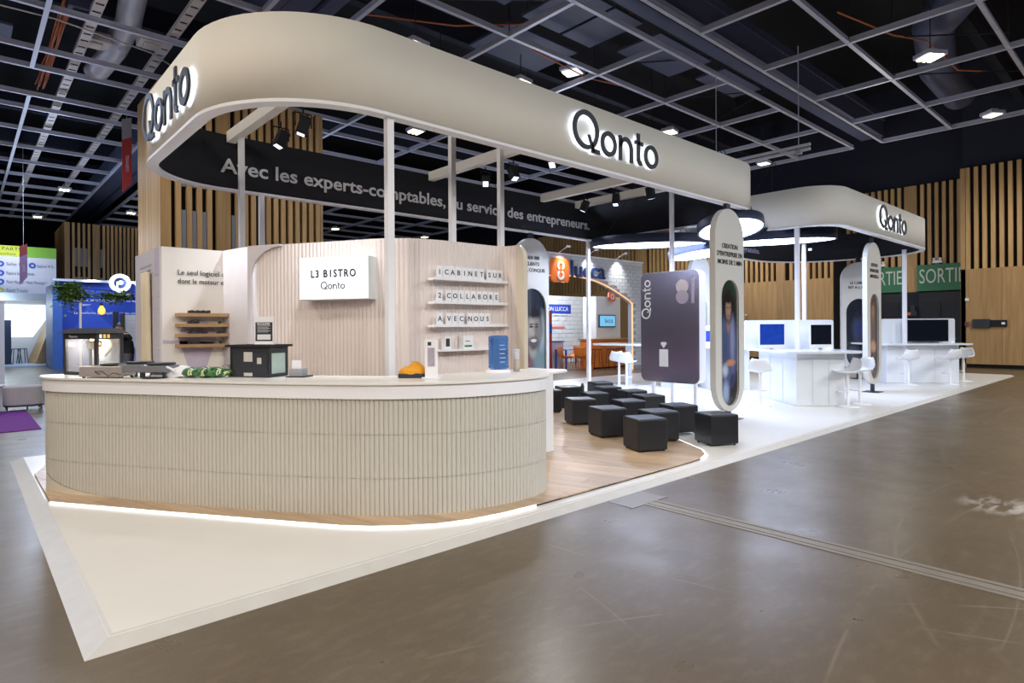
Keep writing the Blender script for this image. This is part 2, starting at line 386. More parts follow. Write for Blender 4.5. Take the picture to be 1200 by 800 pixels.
struct(MB().box(-14.2, -12, 0, -14, 52, 11.5).build('wall_left', M_dark), 'dark side wall of the hall')
struct(MB().box(-14, -12.2, 0, 31, -12, 11.5).build('wall_front', M_dark), 'dark hall wall behind the viewer')
struct(MB().box(-14, 52, 0, 31, 52.2, 11.5).build('wall_back', M_ceil), 'dark far wall of the hall')
struct(MB().box(30, -12, 0, 30.2, 52, 11.5).build('wall_far', M_ceil), 'black hall wall behind the oak slats')

# ceiling grid: every rail is a part
def rail(x0, y0, x1, y1):
    b = MB(); wv = .045
    if abs(x1 - x0) > abs(y1 - y0):
        b.box(x0, y0 - wv, 8.0, x1, y0 + wv, 8.02); b.box(x0, y0 - .02, 8.02, x1, y0 + .02, 8.13)
    else:
        b.box(x0 - wv, y0, 7.99, x0 + wv, y1, 8.01); b.box(x0 - .02, y0, 8.01, x0 + .02, y1, 8.13)
    b.build('rail', M_rail, ceiling)
US = [-4.6, -2.2, .3, 2.75, 5.15, 7.15, 8.1, 10.05, 12.65, 15.3, 17.7, 18.95, 21.2, 22.5, 24.95, 27.4, 29.85, 32.35, 34.8, 37.2, 39.6, 42, 44.5]
for v in US:
    if v < 7.5 or v > 15: segs = ((-8, 4.6), (6.15, 24.1)) if v > 8.5 else ((-8, 24.1),)
    else: segs = ((-8, 4.6), (6.15, 24.1))
    for a, b_ in segs: rail(a, v, b_, v)
for u in (-7.6, -4.7, -1.7, 1.3, 4.6, 6.15, 9.05, 12.1, 15.05, 18.15, 21.1, 24.1):
    if u == 1.3: rail(u, -8, u, 18.95); rail(u + .1, 21.2, u + .1, 46); continue
    if u in (4.6, 6.15): rail(u, 8.1, u, 46); rail(u, -8, u, 7.15); continue
    rail(u, -8, u, 7.15); rail(u, 8.1, u, 19 if u < 4 else 46)
# main beams (twin-chord plated girders)
b = MB(); b.box(-8, 7.25, 8.35, 24.6, 7.58, 9.1); b.box(-8, 7.62, 8.35, 24.6, 7.98, 9.1); b.box(-8, 7.2, 8.9, 24.6, 8.05, 9.1)
b.build('girder', M_duct, ceiling, label='slate grey plated girder running over the stand')
b = MB(); b.box(4.75, 8.6, 8.35, 5.05, 47, 9.1); b.box(5.1, 8.6, 8.4, 5.6, 47, 9.2); b.box(5.7, 8.6, 8.35, 6.0, 47, 9.1)
b.build('girder', M_duct, ceiling, label='dark girder running away above the oak screen towers')
b = MB(); b.box(24.3, 7.2, 0, 24.35, 7.25, .01)
# grey acoustic boards over the grid
for x0, y0, x1, y1 in ((9.3, 8.3, 10.5, 9.9), (10.6, 8.3, 11.6, 9.9), (12.3, 8.3, 14.6, 9.6), (9.3, 10.3, 11.6, 11.8), (15.3, 8.3, 17.4, 9.2), (6.4, 8.4, 8.7, 9.8), (-1.5, 12.9, .8, 15), (-1.4, 17.9, .9, 18.8)):
    MB().box(x0, y0, 8.5, x1, y1, 8.56).build('acoustic_board', M_duct, ceiling)
# thin bracing rods
b = MB()
for p, q in (((15, 5.15, 8.1), (18, 2.7, 8.3)), ((18.1, 5.1, 8.1), (21, 2.8, 8.3)), ((15.1, 10, 8.1), (18, 8.2, 8.6)), ((12, 10, 8.2), (15, 8.2, 8.7)), ((18, 10, 8.2), (18.2, 8.2, 8.8))):
    b.tube([p, q], .018, 5)
for u in (9.05, 12.1, 15.05, 18.15, 21.1, 24.1):
    for v in (2.75, 5.15, 10.05, 12.65): b.tube([(u, v, 8.1), (u, v, 11.5)], .012, 4)
b.build('hanger_rod', M_dark, ceiling)
# secondary dark joists above the grid, so that the void has depth
for k in range(11):
    MB().box(-8, -6 + k * 4.9, 9.6, 30, -5.75 + k * 4.9, 10.2).build('joist', M_dark, ceiling)

# ducts, trays, cables
def simple(name, label, cat, mb, m, loc, **kw):
    t = kw.pop('t', None)
    mb.v = [(x - loc[0], y - loc[1], z - loc[2]) for x, y, z in mb.v]
    o = mb.build(name, m, None, **kw); o.location = loc; TM[o] = Matrix.Translation(loc)
    return tag(o, label, cat, kw.get('group'))
simple('air_duct', 'big grey ventilation tube hanging at the upper left, elbow end open downwards', 'duct',
       MB().tube([(2.6, 12.6, 9.0), (2.85, 15.5, 9.0), (2.97, 16.8, 8.85), (2.88, 17.9, 8.6), (2.62, 19.1, 8.3)], .27, 20), M_tube, (2.7, 15, 9.1))
simple('air_duct', 'thick dark ventilation duct bending above the grid at the upper right', 'duct',
       MB().tube([(13, -1.5, 9), (15.5, 2.6, 9), (18, 4.2, 9), (21, 4.8, 9), (24, 4.9, 9)], .45, 20), M_duct, (18, 4.2, 9))
simple('air_duct', 'square-looking dark duct run above the left half of the canopy, top centre', 'duct',
       MB().tube([(5.5, 13.2, 9.3), (8, 11.0, 9.3), (10.4, 9.0, 9.3)], .4, 16), M_duct, (8, 11, 9.3))
def tray(u, y0, y1, label, du):
    t = thing('cable_tray', label, 'cable tray', (u, y0, 8.25), group='cable trays at the left')
    b = MB(); b.box(u - .10, y0, 8.2, u - .075, y1, 8.30); b.box(u + .075, y0, 8.2, u + .10, y1, 8.30); b.build('side_rail', M_tray, t, world=True)
    k = y0; me = MB().box(-.075, 0, 0, .075, .33, .015).mesh('rung', M_tray)
    while k < y1: link('rung', me, t, loc=(0, k - y0, -.05)); k += .42
    b = MB(); rr = random.Random(int(u * 10))
    for i in range(4): 
        x = u - .05 + i * .032; b.tube([(x + rr.uniform(-.015, .015), y0 + (y1 - y0) * j / 10, 8.235 + rr.random() * .02) for j in range(11)], .02, 5)
    b.build('cable', M_dark, t, world=True)
    return t
tray(2.12, 11.5, 46, 'left pale cable tray running away under the ceiling grid, boxes clipped to its side', 0)
tray(3.6, 10.8, 46, 'second pale cable tray, passing close to the left end of the canopy', 0)
for (x, y, z, lab) in ((1.95, 15.6, 8.25, 'blue-grey junction box beside the left cable tray near the orange cables'), (2.4, 17.2, 8.3, 'pale grey equipment box on the left cable tray below the tube'), (3.4, 16.4, 8.3, 'pale equipment box on the second cable tray')):
    b = MB(); b.box(x - .3, y - .25, z, x + .25, y + .3, z + .22); b.box(x - .2, y - .15, z - .05, x + .1, y + .2, z)
    simple('junction_box', lab, 'box', b, M_duct if x < 2 else M_tray, (x, y, z), bevel=.02)
b = MB(); rr = random.Random(3)
for i in range(9):
    ox = rr.uniform(-.05, .05); oz = rr.uniform(-.03, .03)
    b.tube([(1.72 + ox * (1 + .12 * j) + rr.uniform(-.02, .02), 13.2 + j * .9, 8.6 + oz * (1 + j * .2)) for j in range(11)], .018, 5)
simple('cable_bundle', 'bundle of orange cables running along the left cable tray', 'cables', b, M_orange_c, (1.72, 16, 8.6))
for pts, lab in (([(6.5, 12.2, 8.5), (8.2, 10.9, 8.3), (9.5, 10.2, 8.5), (10.8, 9.2, 8.7), (11.8, 8.4, 8.9)], 'thin reddish cable drooping above the middle of the canopy'),
                 ([(10.3, 10.6, 8.3), (12.2, 10.5, 8.1), (13.8, 10.4, 8.25), (15.1, 10.6, 8.4)], 'thin reddish cable running above the black lettering on the front of the canopy'),
                 ([(14, 5.0, 8.3), (15.6, 4.4, 8.1), (17, 4.1, 8.3), (19, 3.9, 8.1), (20.6, 3.4, 8.35)], 'thin red and grey cable looping round the lamp at the upper right'),
                 ([(.0, 16.2, 8.2), (1.5, 16.0, 8.15), (3.4, 16.6, 8.2), (4.3, 17.4, 8.2)], 'pale cable slung across the rails at the upper left')):
    simple('loose_cable', lab, 'cable', MB().tube([tuple(p) for p in pts], .018, 6), M_orange_c if 'red' in lab else M_tray, pts[1])

# hall lamps visible in the frame
def hall_lamp_or_fill(x, y, label, cool=False, rz=0, z=7.75, s=1.0):
    t = thing('ceiling_lamp', label, 'ceiling lamp', (x, y, z), rz, 'high-bay lamps in the ceiling grid')
    b = MB(); b.box(-.24 * s, -.2 * s, .03, .24 * s, .2 * s, .13); b.box(-.1, -.1, .13, .1, .1, .2)
    b.build('housing', M_rail, t, bevel=.01)
    for k in ((-.13, 0, .13) if not cool else (0,)):
        wd = .035 if not cool else .15
        MB().box((k - wd) * s, -.18 * s, .0, (k + wd) * s, .18 * s, .032).build('tube', M_tubecool if cool else M_tubeled, t)
    MB().tube([(0, 0, .2), (0, 0, 8.1 - z + .9)], .012, 5).build('suspension', M_dark, t)
    return t
hall_lamp_or_fill(7.45, 11.35, 'bright three-tube lamp just above the top of the canopy, left of centre', rz=.1)
hall_lamp_or_fill(10.57, 11.31, 'bright three-tube lamp touching the canopy edge above the start of the front lettering', rz=.1)
hall_lamp_or_fill(16.83, 11.04, 'small bright lamp above the end of the front lettering', rz=.2)
hall_lamp_or_fill(16.72, 3.96, 'brightest lamp at the upper right, cables looped over it', rz=-.6, s=1.1)
hall_lamp_or_fill(22.78, 10.8, 'pale flat lamp above the gap between the two canopies', True)
hall_lamp_or_fill(22.7, 3.82, 'pale flat lamp above the right-hand oak wall', True, -.6)
hall_lamp_or_fill(10.67, 16.3, 'bright lamp seen through the canopy, right of the first tall post')
hall_lamp_or_fill(17.24, 35.4, 'small far lamp under the black fascia, left one of the pair')
hall_lamp_or_fill(23.4, 34.7, 'small far lamp under the black fascia, right one of the pair')
hall_lamp_or_fill(3.4, 33.2, 'small far lamp left of the oak towers, nearer one of the two')
hall_lamp_or_fill(3.1, 42.0, 'small far lamp left of the oak towers, further one of the two')
hall_lamp_or_fill(6.7, 37.5, 'small lamp glowing in the gap between the two oak towers')
hall_lamp_or_fill(12.05, 10.9, 'square pale speaker-like lamp panel over the canopy, right of centre', True, .3, 8.3, 1.2)
# long pale truss tube right of the canopy
t = thing('truss_tube', 'long pale tube hung level between the two canopies', 'truss', (17.2, 8.0, 6.1))
b = MB(); P0, P1 = Vector((14.35, 8.3, 5.6)), Vector((14.35, 5.72, 5.6))
for dz in (0, .1): b.tube([P0 + Vector((0, 0, dz)), P1 + Vector((0, 0, dz))], .04, 8)
b.build('tube', M_trim, t, world=True)
b = MB()
for q in (.1, .9):
    p = P0.lerp(P1, q); b.tube([p, p + Vector((0, 0, 2.42))], .012, 5); b.box(p.x - .06, p.y - .06, p.z - .08, p.x + .06, p.y + .06, p.z + .02)
b.build('suspension', M_rail, t, world=True)

# ---------------------------------------------------------------- oak slat walls
def vwall(name, u, v0, v1, zmid, ztop, thick=.35, kick=.14, label=None, pitch=.245, sw=.125, wides=(), facing=-1, panels=True):
    """slat wall in the plane X = u, facing -X"""
    root = MB().box(u + .14, v0, 0, u + thick, v1, ztop).build(name, M_gap); struct(root, label)
    v = v0; k = 0
    me = MB().box(0, 0, zmid, .14, sw, ztop).mesh('slat', M_slatw)
    if panels:
        y = v0
        while y < v1 - .01:
            y2 = min(y + 1.2, v1)
            MB().box(u, y + .004, kick, u + .13, y2 - .004, zmid).build('panel', M_panelw, root); y = y2
        MB().box(u + .05, v0, 0, u + .13, v1, kick).build('kick_board', M_gap, root)
    while v < v1 - sw:
        wd = [w for w in wides if w[0] - sw < v < w[1]]
        if wd: 
            MB().box(u, wd[0][0], zmid, u + .139, wd[0][1], ztop).build('panel', M_panelw, root); v = wd[0][1] + .12; continue
        link('slat', me, root, loc=(u, v, 0)); v += pitch
    return root
vwall('wall_right', 27.5, -4, 5.6, 3.62, 7.35, label='right-hand oak wall, slats above plain boards')
vwall('wall_back_oak', 27.5, 10.05, 28, 3.62, 7.35, label='long oak wall behind the stand, slats above boards', wides=((12.1, 12.5), (16.2, 16.7), (19.6, 20.3), (23, 23.5)))
struct(MB().box(27.95, -12, 7.35, 28.3, 5.6, 11.5).build('wall_upper', M_dark), 'blue-black upper hall wall over the right-hand oak wall')
struct(MB().box(29.2, 5.6, 7.2, 29.4, 52, 11.5).build('wall_upper_back', M_dark), 'black upper hall wall over the back oak wall')
rec = vwall('wall_recess', 28.8, 5.6, 10.0, 4.0, 7.25, label='recessed oak wall over the exit doors', wides=((7.32, 7.76),), panels=False)
MB().box(28.78, 7.25, 0, 28.93, 7.85, 2.92).build('door_column', M_dark, rec); MB().box(28.8, 7.32, 2.92, 28.93, 7.76, 4.0).build('panel', M_panelw, rec)
struct(MB().box(27.5, 5.45, 0, 28.9, 5.6, 7.35).build('wall_return', M_panelw), 'short oak return beside the exit doors')
struct(MB().box(27.5, 10.0, 0, 28.9, 10.05, 7.35).build('wall_return_back', M_gap), 'dark return at the left of the exit doors')
M_door = mat('dark_door', (30, 32, 40), .5)
for i, (a, c) in enumerate(((5.75, 7.25), (7.85, 9.3))):
    d = MB().box(28.78, a, 0, 28.92, c, 2.9).build('door_%d' % (i + 1), M_door); struct(d, 'dark exit door under the %s green sign' % ('right' if i == 0 else 'left'))
    m = (a + c) / 2
    b = MB(); b.box(28.74, a + .1, .05, 28.79, m - .02, 2.5); b.box(28.74, m + .02, .05, 28.79, c - .1, 2.5); b.build('leaf', mat('door_leaf', (22, 24, 32), .35), d)
    b = MB(); b.tube([(28.7, m - .1, 1.05), (28.7, m - .5, 1.05)], .015, 6); b.tube([(28.7, m + .1, 1.05), (28.7, m + .5, 1.05)], .015, 6); b.build('push_bar', M_alu, d)
for (a, c, lab, txt) in ((5.62, 7.3, 'green exit sign nearest the right oak wall, all letters showing', 'SORTIE'), (7.78, 9.3, 'left green exit sign, half hidden by the tall white panels', 'SORTIE')):
    t = thing('exit_sign', lab, 'sign', (28.7, (a + c) / 2, 3.46), 0)
    MB().box(28.70, a, 2.94, 28.78, c, 3.99).build('board', M_green, t, world=True)
    text(txt, .82, mat('white_letters', (205, 215, 208), .6, var=0), t, (28.69, (a + c) / 2, 3.5), -PI / 2, .01, width=1.5 if a < 6 else 1.42, split=True)
for v in (6.6, 8.6):
    t = thing('emergency_light', 'small twin-headed emergency light above the %s green exit sign' % ('right' if v < 7 else 'left'), 'lamp', (28.7, v, 4.12), group='emergency lights')
    b = MB(); b.box(28.66, v - .16, 4.04, 28.76, v + .16, 4.14); b.build('body', M_trim, t, world=True)
    b = MB()
    for s in (-1, 1): b.lathe([(0.001, .06), (.05, .05), (.06, 0), (.03, -.05)], (28.68, v + s * .1, 4.19), 10)
    b.build('head', M_trim, t, world=True)
t = thing('door_siren', 'small dark fixture with an orange glow on the column between the exit doors', 'fixture', (28.7, 7.4, 2.1))
b = MB(); b.box(28.62, 7.3, 1.95, 28.78, 7.55, 2.15); b.box(28.6, 7.36, 2.15, 28.74, 7.5, 2.38); b.build('body', M_ink, t, world=True)
MB().box(28.58, 7.5, 1.98, 28.66, 7.66, 2.1).build('lens', mat('amber_lens', (190, 120, 70), .3), t, world=True)
# wall boxes on the right oak wall
t = thing('wall_console', 'black two-part control box on the right-hand oak wall', 'control box', (27.45, 4.75, 1.6))
b = MB(); b.box(27.42, 4.73, 1.46, 27.5, 5.24, 1.78); b.build('housing', M_ink, t, world=True, bevel=.01)
MB().box(27.44, 4.25, 1.5, 27.5, 4.72, 1.74).build('side_unit', M_black, t, world=True)
MB().box(27.43, 4.30, 1.58, 27.44, 4.40, 1.66).build('indicator', M_trim, t, world=True)
simple('call_point', 'small reddish-grey call point left of the black control box', 'switch', MB().box(27.44, 5.36, 1.52, 27.5, 5.47, 1.68).box(27.42, 5.385, 1.56, 27.44, 5.445, 1.64), mat('dull_red_plastic', (110, 70, 68), .5), (27.47, 5.4, 1.6))
simple('thermostat', 'small white square sensor on the oak wall above the call point', 'sensor', MB().box(27.46, 5.35, 2.45, 27.5, 5.46, 2.55).box(27.44, 5.38, 2.48, 27.46, 5.43, 2.52), M_trim, (27.48, 5.4, 2.5))
simple('smoke_sensor', 'tiny white round sensor on the oak wall above the left screens', 'sensor', MB().lathe([(.001, .03), (.05, .03), (.05, -.03), (.001, -.03)], (27.44, 13.9, 2.1), 12), M_trim, (27.46, 13.9, 2.1))

# ---------------------------------------------------------------- oak screen towers
def tower(name, u0, v0, label, depth, nsl, top=7.3):
    w_ = 1.62 + .187 * nsl
    t = thing(name, label, 'oak tower', (u0, v0, 0), 0)
    MB().box(.02, .14, 0, w_, depth, top - .02).build('core', M_gap, t)
    for a, b_ in ((0, .2), (1.18, 1.5)):
        MB().box(a, 0, 0, b_, .13, top).build('panel', M_panelw, t)
    me = MB().box(0, 0, 0, .11, .13, top).mesh('slat', M_slatw)
    for a in (.3, .53, .75, .97): link('slat', me, t, loc=(a, 0, 0))
    for k in range(nsl): link('slat', me, t, loc=(1.62 + .187 * k, 0, 0))
    y = .0
    while y < depth - .05:
        MB().box(-.02, y + .006, 0, .02, min(y + .29, depth), top).build('board', M_panelw, t); y += .3
    MB().box(w_ - .02, .1, 0, w_ + .05, depth, top).build('end_panel', M_panelw, t)
    # electrical trunking seen through the slats
    for z in (3.4, 4.9):
        for a in (.42, .64, .86, 1.53): MB().box(a, .02, z, a + .1, .13, z + .95).build('trunking', mat('grey_trunking', (128, 132, 140), .5), t)
    return t
tower('oak_tower', 3.38, 15.6, 'tall oak slat tower right behind the white store room', 2.35, 12)
tower('oak_tower', 3.95, 38.5, 'far oak slat tower behind the blue stand', 4.5, 26, 7.15)

# ---------------------------------------------------------------- platform and oak deck
plat = MB().box(.53, 3.57, 0, 23.6, 9.35, .04).build('platform_floor', M_pfloor); struct(plat, 'low white platform floor of the stand')
MB().box(8.5, 9.35, 0, 23.6, 12.2, .04).build('floor_extension', M_pfloor, plat)
b = MB()
def ramp(b, p, q, inn):
    (x0, y0), (x1, y1) = p, q
    ix, iy = inn
    b.add([(x0, y0, 0), (x1, y1, 0), (x1 + ix[1], y1 + iy[1], .045), (x0 + ix[0], y0 + iy[0], .045), (x0 + ix[0], y0 + iy[0], 0), (x1 + ix[1], y1 + iy[1], 0)],
          [(0, 1, 2, 3), (3, 2, 5, 4), (0, 3, 4), (1, 5, 2)])
ramp(b, (.42, 3.47), (23.8, 3.5), ((.13, -.1), (.12, .12))); b.build('edge_ramp', M_edge, plat, label='front metal edge ramp')
b = MB(); ramp(b, (.42, 9.4), (.42, 3.47), ((.12, .13), (-.1, .12))); b.build('edge_ramp', M_edge, plat, label='left metal edge ramp')
b = MB(); ramp(b, (23.8, 3.5), (23.8, 12.2), ((-.2, -.2), (.15, -.1))); b.build('edge_ramp', M_edge, plat)
# deck outline (convex), LED edge, planks
deck = [(.56, 8.1), (.57, 6.68), (1.28, 5.60), (2.14, 4.33), (2.30, 4.15), (2.48, 4.0), (2.70, 3.86), (2.95, 3.77), (3.25, 3.72), (3.6, 3.70), (6.0, 3.70), (6.25, 3.72), (6.48, 3.80), (6.68, 3.96), (6.85, 4.21), (7.1, 4.6), (7.5, 5.4), (8.2, 7.0), (8.5, 8.1), (8.3, 8.8), (7.8, 9.2), (7.2, 9.32), (1.2, 9.32), (.8, 9.0)]
def clip(poly, cl):
    out = poly
    n = len(cl)
    for i in range(n):
        a, b_ = cl[i], cl[(i + 1) % n]; inp = out; out = []
        if not inp: break
        def side(p): return (b_[0] - a[0]) * (p[1] - a[1]) - (b_[1] - a[1]) * (p[0] - a[0])
        for j in range(len(inp)):
            p, q = inp[j], inp[(j + 1) % len(inp)]; sp_, sq = side(p), side(q)
            if sp_ >= 0: out.append(p)
            if sp_ * sq < 0:
                k = sp_ / (sp_ - sq); out.append((p[0] + (q[0] - p[0]) * k, p[1] + (q[1] - p[1]) * k))
    return out
dk = thing('oak_deck', 'pale oak plank deck under the counter and the black cubes', 'deck', (4, 6, .04)); dk['kind'] = 'structure'
ang = R(-72); ca, sa = math.cos(ang), math.sin(ang)
MB().prism(deck, .041, .052).build('underlay', M_gap, dk, world=True)
pw, pl = .19, 1.3; i = -30
row = 0
for i in range(-32, 34):
    for j in range(-6, 7):
        s0 = j * pl + (i % 3) * .43; t0 = i * pw
        quad = [(s0 + .002, t0 + .0015), (s0 + pl - .002, t0 + .0015), (s0 + pl - .002, t0 + pw - .0015), (s0 + .002, t0 + pw - .0015)]
        quad = [(4.5 + x * ca - y * sa, 6.2 + x * sa + y * ca) for x, y in quad]
        c = clip(quad, deck)
        if len(c) < 3: continue
        cx = sum(p[0] for p in c) / len(c); cy = sum(p[1] for p in c) / len(c)
        # plank object with its own frame so that the grain runs along it
        loc = [(x - cx, y - cy) for x, y in c]; loc = [(x * ca + y * sa, -x * sa + y * ca) for x, y in loc]
        MB().prism(loc, -.006, .006).build('plank', M_plank, dk, loc=(cx - 4, cy - 6, .054 - .04), rot=(0, 0, ang))
for seg_, lab in ((deck[1:10], 'thin white LED line round the front edge of the oak deck before the bar counter'), (deck[11:18], 'thin white LED line round the right end of the oak deck, by the cubes'), ([deck[0], (.60, 8.35), (.72, 8.7), (.8, 9.0)], 'short LED line at the far left corner of the oak deck')):
    b = MB(); b.band(seg_, offset(seg_, -.024 if seg_[0][0] > 5 else -.008), .041, .055)
    b.v = [(x - seg_[0][0], y - seg_[0][1], z - .04) for x, y, z in b.v]
    o = b.build('led_strip', M_led, None); o.location = (*seg_[0], .04); tag(o, lab, 'light strip')

# ---------------------------------------------------------------- curved counter
def smooth_path(pts, n=8):
    out = []
    for i in range(len(pts) - 1):
        p0 = Vector(pts[max(i - 1, 0)]); p1 = Vector(pts[i]); p2 = Vector(pts[i + 1]); p3 = Vector(pts[min(i + 2, len(pts) - 1)])
        for k in range(n):
            t_ = k / n
            out.append(tuple(.5 * ((2 * p1) + (-p0 + p2) * t_ + (2 * p0 - 5 * p1 + 4 * p2 - p3) * t_ ** 2 + (-p0 + 3 * p1 - 3 * p2 + p3) * t_ ** 3)))
    out.append(tuple(pts[-1])); return out
def resample(path, step):
    out = [path[0]]; acc = 0
    for i in range(len(path) - 1):
        a, b_ = Vector(path[i]), Vector(path[i + 1]); L_ = (b_ - a).length
        while acc + L_ >= step:
            k = (step - acc) / L_; a = a.lerp(b_, k); out.append(tuple(a)); L_ = (b_ - a).length; acc = 0
        acc += L_
    return out
cpath = smooth_path([(.85, 7.75), (.66, 7.55), (.595, 7.25), (.68, 6.95), (.86, 6.65), (1.28, 5.98), (1.8, 5.17), (2.26, 4.57), (2.46, 4.34), (2.68, 4.16), (2.95, 4.0), (3.22, 3.92), (3.5, 3.88), (3.78, 3.89), (4.0, 3.98), (4.12, 4.14), (4.13, 4.32), (4.02, 4.46)])
cp = resample(cpath, .0385)
counter = thing('bar_counter', 'long curved cream fluted bar counter with a white top, front left', 'counter', (2.3, 5, .055))
# core
core = offset(cp, .05)
b = MB(); b.band(offset(cp, .012), core, .062, 1.09); b.build('carcass', M_flute, counter, world=True)
# flutes in three tiers of panels; a quarter-arch skirting cuts them at the left end
def flute_run(path, z0, z1, r, zlow=None, n=5):
    vs, fs = [], []
    L_ = 0
    for i in range(len(path) - 1):
        a, b_ = Vector(path[i]), Vector(path[i + 1]); t_ = (b_ - a); w_ = t_.length; t_.normalize(); nrm = Vector((t_.y, -t_.x))
        zb = max(z0, zlow(i)) if zlow else z0
        if zb >= z1 - .01: continue
        base = len(vs)
        for z in (zb, z1):
            for k in range(n + 1):
                th = PI * k / n; p = a.lerp(b_, (1 - math.cos(th)) / 2 * .96 + .02) + nrm * r * math.sin(th)
                vs.append((p.x, p.y, z))
        for k in range(n): fs.append((base + k, base + k + 1, base + n + 2 + k, base + n + 1 + k))
    return vs, fs
def zlow(i):
    s = (i - 8) * .0385
    if s < 0: return .62
    return .06 + (.42 * (1 - math.sqrt(max(0, 1 - (1 - min(s / 1.35, 1)) ** 2))) * 1.0 if s < 1.35 else 0)
seg = 16
for (z0, z1) in ((.06, .352), (.355, .702), (.705, .99)):
    for k0 in range(0, len(cp) - 1, seg):
        part = cp[k0:k0 + seg + 1]
        if len(part) < 2: continue
        vs, fs = flute_run(part, z0, z1, .008, (lambda i, k0=k0: zlow(i + k0)))
        if not fs: continue
        b = MB(); b.add(vs, fs, True); b.build('fluted_panel', M_flute, counter, world=True)
sk = offset(cp[:52], -.004)
b = MB(); n = len(sk); b.add([(x, y, .058) for x, y in sk] + [(x, y, zlow(i)) for i, (x, y) in enumerate(sk)], [(i, i + 1, n + i + 1, n + i) for i in range(n - 1)], True)
b.build('arch_skirting', mat('cream_smooth_panel', (214, 206, 190), .5), counter, world=True, label='smooth quarter-arch skirting at the left end')
fa = offset(cp[14:], -.03); fb = offset(cp[14:], .02)
b = MB(); b.band(fa, fb, .992, 1.10, smooth=False); b.build('fascia', M_trim, counter, world=True, label='smooth white fascia under the top')
ta = offset(cp[10:], -.05); tb = offset(cp[10:], .66)
top = [p for p in ta] + [(4.28, 4.3), (4.5, 4.22), (4.62, 4.32), (4.6, 4.62), (4.3, 4.86), (3.9, 4.86), (3.5, 4.74)] + [p for p in tb[::-1] if p[0] < 3.3 and p[1] < 7.1][8:]
def loop_ok(pp):
    out = [pp[0]]
    for p in pp[1:]:
        if (Vector(p) - Vector(out[-1])).length > .02: out.append(p)
    return out
inner = [(3.1, 4.72), (2.85, 4.86), (2.5, 5.3), (2.0, 5.98), (1.5, 6.72), (1.3, 7.05), (1.15, 7.45)]
front = [p for p in ta if True]
# trim the right-hand end of the front edge where it meets the tip
front = [p for p in front if not (p[0] > 3.9 and p[1] > 4.12)]
top = loop_ok(front[::2] + [(4.2, 4.13), (4.37, 4.13), (4.52, 4.18), (4.61, 4.28), (4.60, 4.45), (4.45, 4.62), (4.2, 4.7), (3.6, 4.68)] + inner)
b = MB(); b.prism(top, 1.103, 1.125); b.build('worktop', mat('white_worktop', (232, 230, 226), .3, var=.01), counter, world=True, recalc=True, bevel=.004, label='thin white worktop')
MB().box(4.75, 5.16, .055, 5.33, 5.24, 1.05).box(5.27, 5.24, .055, 5.33, 5.7, 1.05).build('end_panel', M_trim, counter, world=True, label='white panel closing the right end')

# ---------------------------------------------------------------- fluted back wall and store room
bw = thing('bistro_wall', 'tall curved blush fluted wall behind the bar counter', 'wall panel', (3.2, 5.8, .055))
wp = smooth_path([(2.46, 7.12), (2.62, 6.82), (2.82, 6.46), (3.0, 6.13), (3.15, 5.85), (3.3, 5.62), (3.5, 5.44), (3.75, 5.37), (4.05, 5.35), (4.35, 5.345), (4.56, 5.34), (4.67, 5.30), (4.71, 5.22), (4.715, 5.10)])
wq = resample(wp, .048)
b = MB(); b.band(wq, offset(wq, .09), .055, 2.5); b.build('core', M_flutew, bw, world=True)
for (z0, z1) in ((.06, .86), (.862, 1.76), (1.762, 2.495)):
    for k0 in range(0, len(wq) - 1, 10):
        part = wq[k0:k0 + 11]
        if len(part) < 2: continue
        vs, fs = flute_run(part, z0, z1, .008, None, 4)
        b = MB(); b.add(vs, fs, True); b.build('fluted_panel', M_flutew, bw, world=True)
# end cap with rounded top corner
ec = thing('x', 'x', 'x'); bpy.data.objects.remove(ec)
prof = [(0, .055), (.12, .055), (.12, 2.34), (.10, 2.42), (.05, 2.48), (0, 2.5)]
b = MB(); b.add([(4.70, 5.12 - x, z) for x, z in prof] + [(4.76, 5.12 - x, z) for x, z in prof], [(0, 1, 2, 3, 4, 5), (11, 10, 9, 8, 7, 6)] + [(i, 6 + i, 6 + (i + 1) % 6, (i + 1) % 6) for i in range(6)])
b.build('end_cap', mat('cream_smooth_panel', (214, 206, 190), .5), bw, world=True, label='smooth cream edge with a rounded top corner')
# smooth column + concave quarter-arch spandrel left of the flutes
colp = smooth_path([(2.36, 7.80), (2.385, 7.6), (2.42, 7.4), (2.46, 7.2), (2.5, 7.06)])
colo = offset(colp, -.03)
b = MB(); b.band(colo, offset(colo, .12), .055, 2.5, smooth=True); b.build('smooth_column', mat('pale_smooth_column', (212, 208, 214), .6), bw, world=True, label='smooth pale column where the wall meets the store room')
d0 = Vector((2.47, 7.12)); dd = (Vector((2.82, 6.46)) - d0).normalized(); nn = Vector((dd.y, -dd.x))
pts = [(0, 2.5), (.42, 2.5)] + [(.42 - .42 * math.sin(R(a)), 2.12 + .36 * math.cos(R(a)) + 0) for a in range(0, 91, 10)] + [(0.0, .055), (-.04, .055), (-.04, 2.5)]
b = MB(); vs = []
for off in (.015, .05):
    for s_, z in pts: p = d0 + dd * s_ + nn * off; vs.append((p.x, p.y, z))
n = len(pts); b.add(vs, [tuple(range(n)), tuple(range(2 * n - 1, n - 1, -1))] + [(i, (i + 1) % n, n + (i + 1) % n, n + i) for i in range(n)])
b.build('arch_spandrel', mat('pale_smooth_column', (212, 208, 214), .6), bw, world=True, recalc=True, label='arched pale corner panel over the flutes')

